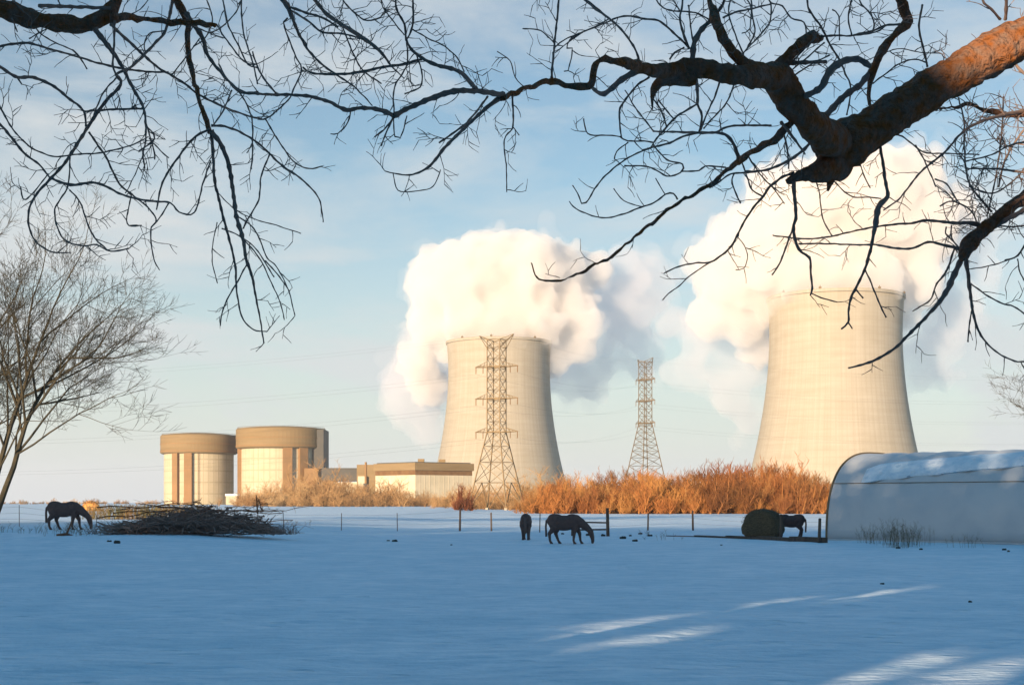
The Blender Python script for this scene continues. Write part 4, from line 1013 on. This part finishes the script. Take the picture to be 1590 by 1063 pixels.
def overhang(name, label, txt, d0, seed, twig_k, trunk, zones):
    rnd = random.Random(seed); lines = parse(txt); nodes = []   # (px, py, depth, width)
    t = empty(name, trunk[0]); tag(t, label, 'tree')
    org = Vector(trunk[0]); tk, lb, br = MB(), MB(), MB()
    twl = []
    def nearest(x, y):
        best = None; bd = 1e9
        for q in nodes:
            e = (q[0] - x) ** 2 + (q[1] - y) ** 2
            if e < bd: bd = e; best = q
        return best, math.sqrt(bd)
    for w, pts in lines:
        rev = False
        for end in (0, 1):      # limbs that leave the frame go on growing beyond it
            e, f_ = (pts[0], pts[1]) if end == 0 else (pts[-1], pts[-2])
            if not (e[1] < 1 or e[0] < 1 or e[0] > 1589): continue
            if nodes and nearest(*e)[1] < 16: continue
            if not nodes and end == 0: continue
            dx, dy = e[0] - f_[0], e[1] - f_[1]; q = math.hypot(dx, dy); dx, dy = dx / q, dy / q; add = []; a = math.atan2(dy, dx); x, y = e; ww = float(w[0] if end == 0 else w[-1]); aw = []
            for k in range(int(4 + ww / 2)):
                a += rnd.gauss(0, .22); x += math.cos(a) * 32; y += math.sin(a) * 32; add.append((x, y)); aw.append(max(1.5, ww * (1 - .8 * (k + 1) / (4 + ww / 2))))
            w = list(w)
            if end == 0 and len(pts) > 1 and nodes and nearest(*pts[-1])[1] > 16: pts = add[::-1] + list(pts); w = [ww * 1.05] * len(add) + w
            elif end == 0: pts = add[::-1] + list(pts); w = aw[::-1] + w
            else: pts = list(pts) + add; w = w + aw
        w = np.array(w, float)
        if nodes:
            a, da = nearest(*pts[0]); b, db = nearest(*pts[-1])
            if db < da - 4 and db < 14: rev = True; pts = pts[::-1]; w = w[::-1]; a, da = b, db
            dst = a[2] if da < 60 else d0
        else: dst = d0
        ln = sum(math.dist(pts[i], pts[i + 1]) for i in range(len(pts) - 1))
        sl = rnd.uniform(-1, 1) * .0042; cum = [0]
        for i in range(len(pts) - 1): cum.append(cum[-1] + math.dist(pts[i], pts[i + 1]))
        lim = lambda v: max(6.0, min(12.5, v))
        dd = [lim(dst + sl * c + .12 * math.sin(c * .03 + seed)) if nodes else d0 for c in cum]
        path = smooth_path(pts, w, dd)
        for q in path[::2]: nodes.append((q[0], q[1], q[3], q[2]))
        big = max(w) > 12
        co = []; rr = []; ph = rnd.uniform(0, 9)
        for k, q in enumerate(path):
            x, y = q[0], q[1]
            if not big: x += .9 * noise.noise(Vector((k * .45, ph, 0))); y += .9 * noise.noise(Vector((k * .45, ph, 5)))
            ww = max(1.0, q[2]) * (1 + (.10 if big else .16) * noise.noise(Vector((k * .8, ph, 9))))
            if not big: ww *= .80 if ww < 7 else .9
            if not big and k % 3 == 0: ww *= 1.28
            co.append(P(x, y, q[3]) - org); rr.append(ww * .5 * q[3] / F)
        dest = lb if big else br
        dest.tube(co, rr, 26 if big else (8 if max(w) > 5 else 5))
        if big: pass
        twl.append((path, w, big))
    # side twigs
    def twig(x, y, dp, ang, ln, w, lv=0):
        n = max(3, int(ln / 6)); px, py = x, y; a = ang; cv = rnd.gauss(0, .05); c = []; r = []; sl = rnd.uniform(-.004, .004)
        for k in range(n + 1):
            ww = w * (1 - .5 * k / n) * (1.25 if k % 2 else .9); c.append(P(px, py, dp + sl * k * 6) - org); r.append(max(.8, ww) * .5 * dp / F)
            if lv < 2 and k > 0 and rnd.random() < (.26 if lv == 0 else .14): twig(px, py, dp, a + rnd.choice((-1, 1)) * rnd.uniform(.5, 1.1), ln * rnd.uniform(.25, .55), w * .8, lv + 1)
            a += cv + rnd.gauss(0, .13); px += math.cos(a) * 6; py += math.sin(a) * 6
        br.tube(c, r, 4)
        if rnd.random() < .6: br.ball(c[-1], r[-1] * 1.5, 5, 4)
    for path, w, big in twl:
        acc = rnd.uniform(0, 30)
        for i in range(1, len(path)):
            q = path[i]; p = path[i - 1]; acc += math.hypot(q[0] - p[0], q[1] - p[1])
            kz = twig_k
            for x0, y0, x1, y1, kk in zones:
                if x0 < q[0] < x1 and y0 < q[1] < y1: kz = twig_k * kk
            if acc > 30 / max(.05, kz):
                acc = rnd.uniform(-8, 8); a = math.atan2(q[1] - p[1], q[0] - p[0]) + rnd.choice((-1, 1)) * rnd.uniform(.4, 1.3)
                twig(q[0], q[1], q[3], a, rnd.uniform(10, 50), 1.6)
    for tw in trunk[1]:
        P4 = [np.array([*p, r]) for p, r in tw]; sm = []
        for i in range(len(P4) - 1):
            p0, p1, p2, p3 = P4[max(i - 1, 0)], P4[i], P4[i + 1], P4[min(i + 2, len(P4) - 1)]
            for k in range(10):
                u = k / 10; sm.append(.5 * (2 * p1 + (p2 - p0) * u + (2 * p0 - 5 * p1 + 4 * p2 - p3) * u * u + (3 * p1 - p0 - 3 * p2 + p3) * u ** 3))
        sm.append(P4[-1]); mid = len(sm)
        tk.tube([Vector(q[:3]) - org + .05 * math.sin(math.pi * k / mid) * Vector((noise.noise(Vector((k * .3, 1, 0))), noise.noise(Vector((k * .3, 4, 0))), 0)) for k, q in enumerate(sm)], [max(.01, q[3]) for q in sm], 20)
    for (x0, y0, x1, y1, n_, l_) in trunk[2]:
        for _ in range(n_):
            x, y = rnd.uniform(x0, x1), rnd.uniform(y0, y1); q, dq = nearest(x, y); x, y = q[0], q[1]
            twig(x, y, q[2], rnd.uniform(-3.14, 3.14), rnd.uniform(.4, 1) * l_, 1.7)
    for B_ in (lb, tk):   # ridged, knotted bark
        V = []
        for p in B_.v:
            q = Vector(p); o1 = noise.noise(q * 4.0) * .022 + noise.turbulence(Vector((q.x * 14, q.y * 14, q.z * 14)), 3, False) * .016 - .008
            dv = Vector((noise.noise(q * 9 + Vector((5, 0, 0))), noise.noise(q * 9 + Vector((0, 7, 0))), noise.noise(q * 9 + Vector((0, 0, 9))))) * .012
            V.append(tuple(q + dv + Vector((0, 0, o1))))
        B_.v = V
    mesh('trunk', tk.vf, M_bark, t, smooth=True); mesh('limbs', lb.vf, M_bark, t, smooth=True); mesh('branches', br.vf, M_twig, t); return t

TA = """
60 60 64 64 62 60 64 74 54|1660,20 1600,52 1550,78 1500,105 1450,135 1400,168 1350,200 1310,225 1285,250
56 36 22 8|1300,250 1275,262 1250,270 1222,283
40 12 4|1292,262 1290,278 1286,292
62 52 46 44 50 46|1305,228 1280,208 1260,188 1242,165 1218,138 1200,112
46 40 32 28 28 22 18 14 10 11 10 8 9 9 10 11|1212,122 1180,114 1140,112 1100,106 1060,106 1030,110 1000,108 970,100 930,95 921,128 900,132 878,132 857,122 832,133 800,140 778,148
10 10 8 6|995,108 965,124 938,146 920,137
30 22 14 6 2|1078,114 1042,120 1020,134 1013,152 1013,172
26 17 16 15 15 8|1165,106 1149,89 1124,60 1112,37 1108,19 1101,0
6 5|1110,24 1122,8 1125,-6
7 8 10|1104,32 1090,45 1078,66 1075,94
5 5 4 4|1070,76 1062,55 1056,30 1060,-4
3 3|1077,72 1072,40 1069,8
4 4 3|1068,72 1045,50 1022,32 1005,30 980,25 960,27 948,32
3 2|948,32 930,40 905,50 885,64 862,82
3 2|905,50 885,62 880,75 889,75 882,110 876,111
4 4 3|996,102 985,75 968,50 948,31 925,15 903,-3
3|1100,30 1080,20 1060,18 1035,15 1022,5 1018,-3
4 3|1040,92 1048,82 1062,74
22 18 16 14 8|1208,104 1225,82 1245,66 1262,57 1276,58
4 3 3|1275,57 1300,55 1320,56 1360,50 1378,39 1396,39
3 4 4 4|1252,-3 1255,12 1264,27 1275,42 1284,60
4 4 3 3|1284,60 1292,75 1303,92 1313,115 1320,130 1320,150 1315,178
8 6|1218,98 1250,97 1282,96
3|1225,102 1250,75 1268,58
3|1228,110 1255,88 1280,66
3|1230,120 1260,100 1288,86
9 10 12 12 10 9|1238,155 1260,145 1277,133 1287,112 1300,100 1315,93 1335,93 1352,104
14 18 17 12 13 14 12 7 6|1395,-6 1402,12 1409,36 1395,47 1380,62 1365,85 1355,108 1350,130 1349,164
9 10 11|1352,110 1335,132 1310,150 1280,182
4|1398,38 1375,40 1355,48 1325,55
3|1352,52 1358,38 1350,20 1338,8 1333,-3
3|1322,54 1317,30 1320,10 1323,-3
2.5|1303,62 1302,25 1293,15
3 2.5|1355,130 1375,115 1395,100 1420,92 1440,98
2|1372,82 1400,76 1430,82 1462,84 1465,95
4 4|1440,104 1435,80 1427,45 1432,8
5 4|1553,30 1540,15 1528,5 1524,-4
6|1561,30 1562,-4
5 6 6 7 9 9 6 6 5 5 5 4 4 3|1366,222 1372,260 1375,285 1378,305 1365,320 1360,345 1355,370 1350,395 1342,420 1330,445 1322,460 1318,480 1317,500 1307,510
3|1317,500 1324,510
3 3|1343,418 1355,445 1365,470 1376,493
3|1330,450 1340,463
8 6 6 6 5 5 4 4 3|1232,278 1234,310 1236,335 1232,355 1237,380 1245,392 1257,400 1259,425 1261,448 1258,458
2.5|1259,455 1275,462 1300,469
4 3|1231,355 1220,385 1210,410 1199,427
13 12 11 10 9 7 6 6 5 5 4 4 4 3 3 2.5 2|1240,172 1219,194 1197,216 1172,232 1147,246 1125,265 1106,284 1080,298 1054,311 1016,343 980,370 943,402 914,417 875,430 845,432 830,424 826,408
8 6 6 5 5 4 3|1147,246 1140,225 1130,212 1115,206 1085,206 1050,205 1015,204
3 2|1015,204 1000,185 985,165 978,152 970,140
4 4|1110,206 1135,196 1165,195 1197,195
4 4 3 3 3 2.5 2|1085,206 1060,212 1040,222 1012,229 985,240 965,252 945,268 930,284 918,302 910,315 903,316 897,300 889,288
3 4 4|1010,230 1020,215 1035,198 1048,183 1065,172 1082,162
7 6 5 4 4|1080,118 1083,140 1083,162 1090,180 1085,206
4 3|1120,118 1112,145 1097,178 1088,202
3|1142,125 1128,160 1110,180 1092,200
3|1035,196 1025,168 1010,150
3|1048,185 1040,178 1022,155
3 4 4|965,212 962,190 963,168 975,150 990,132 1008,120
2.5|965,212 940,210 913,208 906,184
3|963,212 975,219 1000,219 1015,222
2.5|975,221 958,235 954,247
3|1015,225 1035,248 1060,255 1057,268 1035,273 1015,262 995,257 970,258
3|1057,266 1085,265 1095,258 1127,260
3 3 3 2.5 2|1052,309 1046,300 1033,302 1015,315 995,322 965,333 940,338 915,333 895,325 884,313
2|998,321 975,315 960,303 953,293
2|1033,302 1025,290 1018,276
6 5 4 3 3|1262,218 1235,243 1197,262 1160,268 1135,270 1118,282 1102,292
5 5 5 4 4 4 3 3 2.5|1232,268 1215,275 1195,290 1185,305 1170,322 1155,345 1145,365 1133,385 1105,406 1080,408 1060,412 1043,418 1031,424
2.5 2|1105,406 1075,425 1055,443 1038,455 1029,466
3|1150,246 1160,275 1168,295 1184,304
3 2|1160,240 1180,270 1200,292 1218,316
3|1140,270 1137,285 1150,316
1.8|1144,366 1155,380 1161,400 1155,416 1143,419
3 2.5|1385,210 1401,212 1434,236 1467,238 1520,240
3 2.5|1422,226 1436,250 1453,290
3|1452,278 1470,286 1486,312
2.5|1330,240 1342,272 1351,292
2.5|1265,272 1272,300 1278,340 1292,366
2.5|1290,276 1320,304 1345,306 1368,308
6 6 5 4 3|1213,190 1225,205 1238,222 1250,240
3|1215,200 1222,230 1225,262
11 9 8 9 9 8 8 10|780,148 765,145 745,142 710,141 680,149 650,161 630,170 612,180
8 7 7 7 6 6 5 5 4|612,180 588,170 560,168 538,171 510,158 480,150 450,147 425,147 400,146
4 3|430,147 412,125 400,105 392,80
4 4 3 3|400,146 370,142 352,122 340,100
9 7 6 6 5 4 3 2|782,148 755,168 720,200 690,230 670,255 650,268 630,272 598,266
2|610,268 618,295 645,297 672,290 684,264
4|757,150 725,190 682,222
8 7 7 7 6 5 4 4 4 3|738,138 722,118 705,108 675,100 655,90 640,78 631,62 628,38 616,15 614,-4
5 5 5 5 4 3|655,92 625,100 590,105 560,112 530,115 500,115 482,113 470,104
3 3 3|631,66 632,100 615,130 611,150 612,178
4 4 3|641,-4 641,40 631,62
2.5|641,46 665,60 690,72 710,90 721,112
3|645,82 655,112 652,135 628,146
7 7 7 7 6 3 2|486,-5 505,20 530,38 565,60 590,80 610,105 628,122
9 8 6 5 4 4 3 2|434,-8 445,8 455,30 465,55 480,80 500,100 520,115 550,135 578,164
5 4|446,10 475,20 500,28 525,42
4 4 3|450,15 480,34 500,50 530,52 560,60
3|532,42 545,75 560,105 580,122 592,130
3|447,28 440,34 450,65 460,90 468,108 455,140 447,156 415,183 400,185
3 2.5|412,185 430,215 455,250 480,262 500,258
3|611,182 598,200 582,212
3|611,182 600,205 592,226
2.5|611,182 613,212 622,214 632,180
3 2|545,170 540,190 525,207 514,208
4 3 2.5 2|795,148 797,180 795,200 783,218 786,260 787,298
2|797,198 806,210
5 4 4 4|856,121 860,80 865,30 868,-4
2.5|860,75 880,60 910,48 945,30
2.5|861,68 840,48 812,45
2|812,134 800,120 792,95 773,80
3|530,-4 550,20 570,32 590,28
2.5|590,-4 595,12 612,35 628,55
4 3|905,-5 925,12 948,30
3|1135,-4 1132,25 1148,70 1155,85
3|1165,-5 1168,25 1172,50 1160,75 1150,86
3|1197,5 1195,35 1175,60 1152,84
3 4|1197,6 1175,12 1140,20 1122,28
2.5|1157,-4 1166,12 1164,45 1152,52
3|1197,5 1215,10 1228,28 1248,35 1252,52
3|1197,5 1190,-5
"""
TB = """
30 24 22 20 22 24 16 8|1680,225 1600,300 1575,316 1545,340 1520,360 1506,376 1495,396 1492,404
10 8 8|1640,300 1600,322 1560,342 1532,358
8 10 8 6 6 5 5 4 3|1495,396 1480,430 1465,460 1440,490 1415,515 1390,540 1360,558 1335,567 1318,571
8 6 5 4 3 3 2.5|1499,396 1505,440 1510,480 1518,510 1530,530 1550,548 1575,560 1600,562
3|1509,482 1505,505 1503,530
3 3 3|1507,440 1535,460 1560,472 1575,476 1600,495
4 4 3 3 2|1482,385 1470,420 1455,440 1445,465 1430,475 1417,483
9 6 5 4 4 3 3 3 2.5|1528,352 1505,346 1480,346 1440,342 1420,346 1390,348 1360,352 1330,358 1300,365 1270,370 1240,370 1200,365
7 5 4 4 4 3 3 3|1500,390 1465,380 1440,376 1420,385 1395,386 1360,380 1320,380 1280,378 1240,379
4 4 3 3 3 3|1540,328 1515,300 1502,275 1497,230 1497,190 1488,152
3|1533,335 1545,280 1555,210 1558,150
20 14 10 8 5 4|1690,160 1610,172 1590,174 1560,177 1530,168 1500,165 1460,166
8 6 5 4 4 3 3|1600,172 1560,178 1520,190 1495,205 1465,238 1435,262 1415,285 1395,310 1372,326
3|1478,350 1478,370 1490,385
3|1600,350 1570,352 1545,350
4 3|1600,365 1585,390 1575,400 1560,404
2.5 2|1575,400 1540,412 1500,418
2.5|1580,402 1585,425 1600,450
5 4 3|1600,270 1570,265 1540,262 1500,262
4 3 3|1600,220 1570,225 1540,240 1500,250
4|1600,190 1580,215 1560,250 1550,290
3|1470,352 1468,362 1480,374
6 5|1600,120 1585,110 1572,92 1568,80
3|1600,250 1575,280 1540,300 1505,290
3|1520,360 1510,330 1480,312 1460,320
"""
TC = """
44 34 28 26 25 26 26 22 17 16|-120,-20 -60,-12 0,10 40,22 80,33 110,36 140,34 165,22 178,4 186,-20
15 10 9 9 8|172,24 200,26 230,28 290,35 334,39
7 6|60,9 120,11 172,13
9 8 7 6 6 5 4 3 3 2|148,45 160,62 178,85 192,108 205,135 222,165 226,190 226,220 222,240 225,262
6 5 4 4 4 3|172,38 195,60 222,84 245,105 268,118 290,132 310,148 345,165 385,180 405,184
6 5 5 5|270,-4 262,30 255,52 240,68 224,85 205,103 192,110
2.5|255,48 232,52 224,68 226,84
5 6 6 6 6 5 5 4 4 3 3 2|192,110 180,116 188,126 183,138 162,160 136,198 109,241 96,259 79,277 58,300 46,322 44,345 52,370 68,385 85,392 110,392
4|178,32 177,75 175,100 182,118
4 5 4 4 4 3|-10,74 0,72 40,67 80,77 120,88 160,100 200,108 240,112 262,112
6 6 6 6 5 4 4|-30,85 0,104 27,120 50,120 80,132 110,155 130,173 133,196
4 3|27,120 34,131
4|130,173 180,170 222,169
3|180,122 160,145 145,180
4 3 3 3 3 2|-5,155 10,185 25,207 50,230 85,243 120,240 160,237 205,225 230,212
5 5 5 5 5 5 4 4 3 3|-20,175 0,193 15,210 38,238 60,255 79,277
5 5 4 4 3 3 3|79,277 110,287 150,284 185,300 210,308 240,313 265,315 278,329 302,330 315,285 327,250
2.5|75,270 40,310 32,290
4 4 3 3 2|138,205 155,230 165,245 185,285 205,302 225,318 240,335 242,345 235,352 235,378 240,405 248,419
3 2.5|262,315 252,332 243,344
3|109,245 105,290 85,325 92,360 105,375 130,382 150,380 172,390 200,386
3|108,295 125,315 135,345 148,370 165,387
2.5|205,300 197,335 200,350 220,350
12 13 12 9 8 8 7 7 8 8|265,-20 275,0 285,18 293,36 291,60 295,90 300,120 308,150 318,180 328,205
6 5 5 5 4 4 3 3 2.5 2|328,205 331,240 333,280 340,310 350,350 362,395 366,420 368,455 375,490 385,505 398,513 415,514
8 7 7 7 7 6 5 4 3 2.5|328,203 343,225 355,255 362,300 368,340 377,370 383,405 392,430 397,460 403,490 410,532
3 2.5|384,408 370,435 355,460 345,485 342,506
3 2|378,372 395,390 408,410 420,435 435,470 442,496
3 2|367,335 390,350 405,375 415,400 430,415 448,450 458,490
3 2|412,405 430,425 450,452
2|339,300 365,325 395,340 430,350 467,362
2.5|345,355 375,368 400,390 425,430
5 4 4 4 3 2|328,195 355,198 390,215 418,238 435,255 470,280 495,308 502,345
3|418,240 405,275 402,310 385,340 378,355
5 4 4 3|325,200 300,215 280,240 262,265 250,290 243,325
9 8 7 6 5 4 4|290,22 300,38 315,60 322,85 345,115 365,135 385,145 400,143
3|371,142 390,180 392,240 390,262
3|360,140 345,175 330,195
3|345,-4 355,40 370,70 385,100 400,105
3|375,-4 378,50 392,95 400,130
2.5|320,-4 330,30 318,60 300,72
2.5|310,60 280,100 265,118
2.5|300,40 330,50 362,25 375,0
3|395,100 378,95 350,60 338,40
2|337,345 330,380 330,410 338,440
2|222,240 210,270 195,300
2|230,0 218,15 205,22
3 2|90,0 95,10
2.5|20,0 18,-5
3 2|18,28 27,50
2.5|72,45 45,60
3|226,195 240,215 215,235
3|226,190 238,230 240,248
2.5|232,215 250,235 262,245
"""
WL = [(0, 0, 1, 1, 1)]
overhang('overhanging_tree', 'gnarled bare tree reaching in from the upper right with a forked thick limb', TA, 8.0, 3, .95, ((4.9, 8.4, 0), [[((4.9, 8.4, -.3), .36), ((4.85, 8.35, 1.2), .27), ((4.6, 8.3, 2.8), .25), ((4.3, 8.2, 4.0), .22), ((3.75, 8.1, 4.6), .16), ((3.15, 8.0, 4.76), .112), ((2.98, 8.0, 4.70), .098)], [((4.6, 8.3, 3.0), .18), ((5.2, 8.7, 5.0), .14), ((5.6, 8.9, 7.5), .08)]], [(470, 0, 640, 120, 22, 40), (1180, 0, 1420, 130, 26, 40), (960, 150, 1200, 260, 16, 36)]), [(600, 250, 1100, 470, .5), (1200, 330, 1400, 520, .45), (430, 0, 760, 140, 1.5)])
overhang('overhanging_tree', 'bare tree with fine tangled twigs reaching in at the middle of the right edge', TB, 9.5, 8, .9, ((6.0, 10.0, 0), [[((6.0, 10.0, -.3), .3), ((5.9, 9.9, 1.6), .22), ((5.3, 9.7, 3.2), .16), ((4.5, 9.6, 4.1), .10), ((3.9, 9.5, 4.35), .066), ((3.62, 9.5, 4.26), .05)], [((5.9, 9.9, 1.6), .18), ((5.6, 9.8, 3.6), .12), ((4.6, 9.6, 4.6), .08), ((3.82, 9.5, 4.66), .045), ((3.6, 9.5, 4.64), .03)]], [(1480, 160, 1600, 340, 75, 50), (1480, 330, 1560, 400, 18, 34)]), [(1200, 380, 1480, 600, .35), (1480, 100, 1600, 340, 1.6)])
overhang('overhanging_tree', 'bare tree hanging long drooping branches in from the upper left', TC, 8.6, 5, 1.0, ((-6.2, 8.8, 0), [[((-6.2, 8.8, -.3), .34), ((-6.1, 8.8, 1.5), .26), ((-5.7, 8.7, 3.4), .22), ((-4.9, 8.65, 4.7), .15), ((-3.6, 8.6, 5.12), .09)], [((-5.7, 8.7, 3.4), .16), ((-5.2, 8.8, 5.0), .13), ((-4.0, 8.8, 6.4), .09), ((-2.6, 8.7, 6.3), .06), ((-2.05, 8.6, 5.2), .024)], [((-5.8, 8.7, 3.0), .12), ((-4.6, 8.6, 4.0), .07), ((-3.2, 8.6, 4.7), .012)]], [(180, 130, 420, 260, 30, 36), (60, 280, 200, 390, 10, 26)]), [(230, 280, 520, 540, .45)])

# ------------------------------------------------------------ the air between here and the far things
mb = MB(); mb.box((-16000, -400, -2.0), (16000, 15000, 330))
hz_o = mesh('haze', mb.vf, steam_material('thin_air_haze', .00006, (.97, .97, 1.0), .2)); tag(hz_o, 'thin cold haze over the fields', 'haze', kind='stuff')
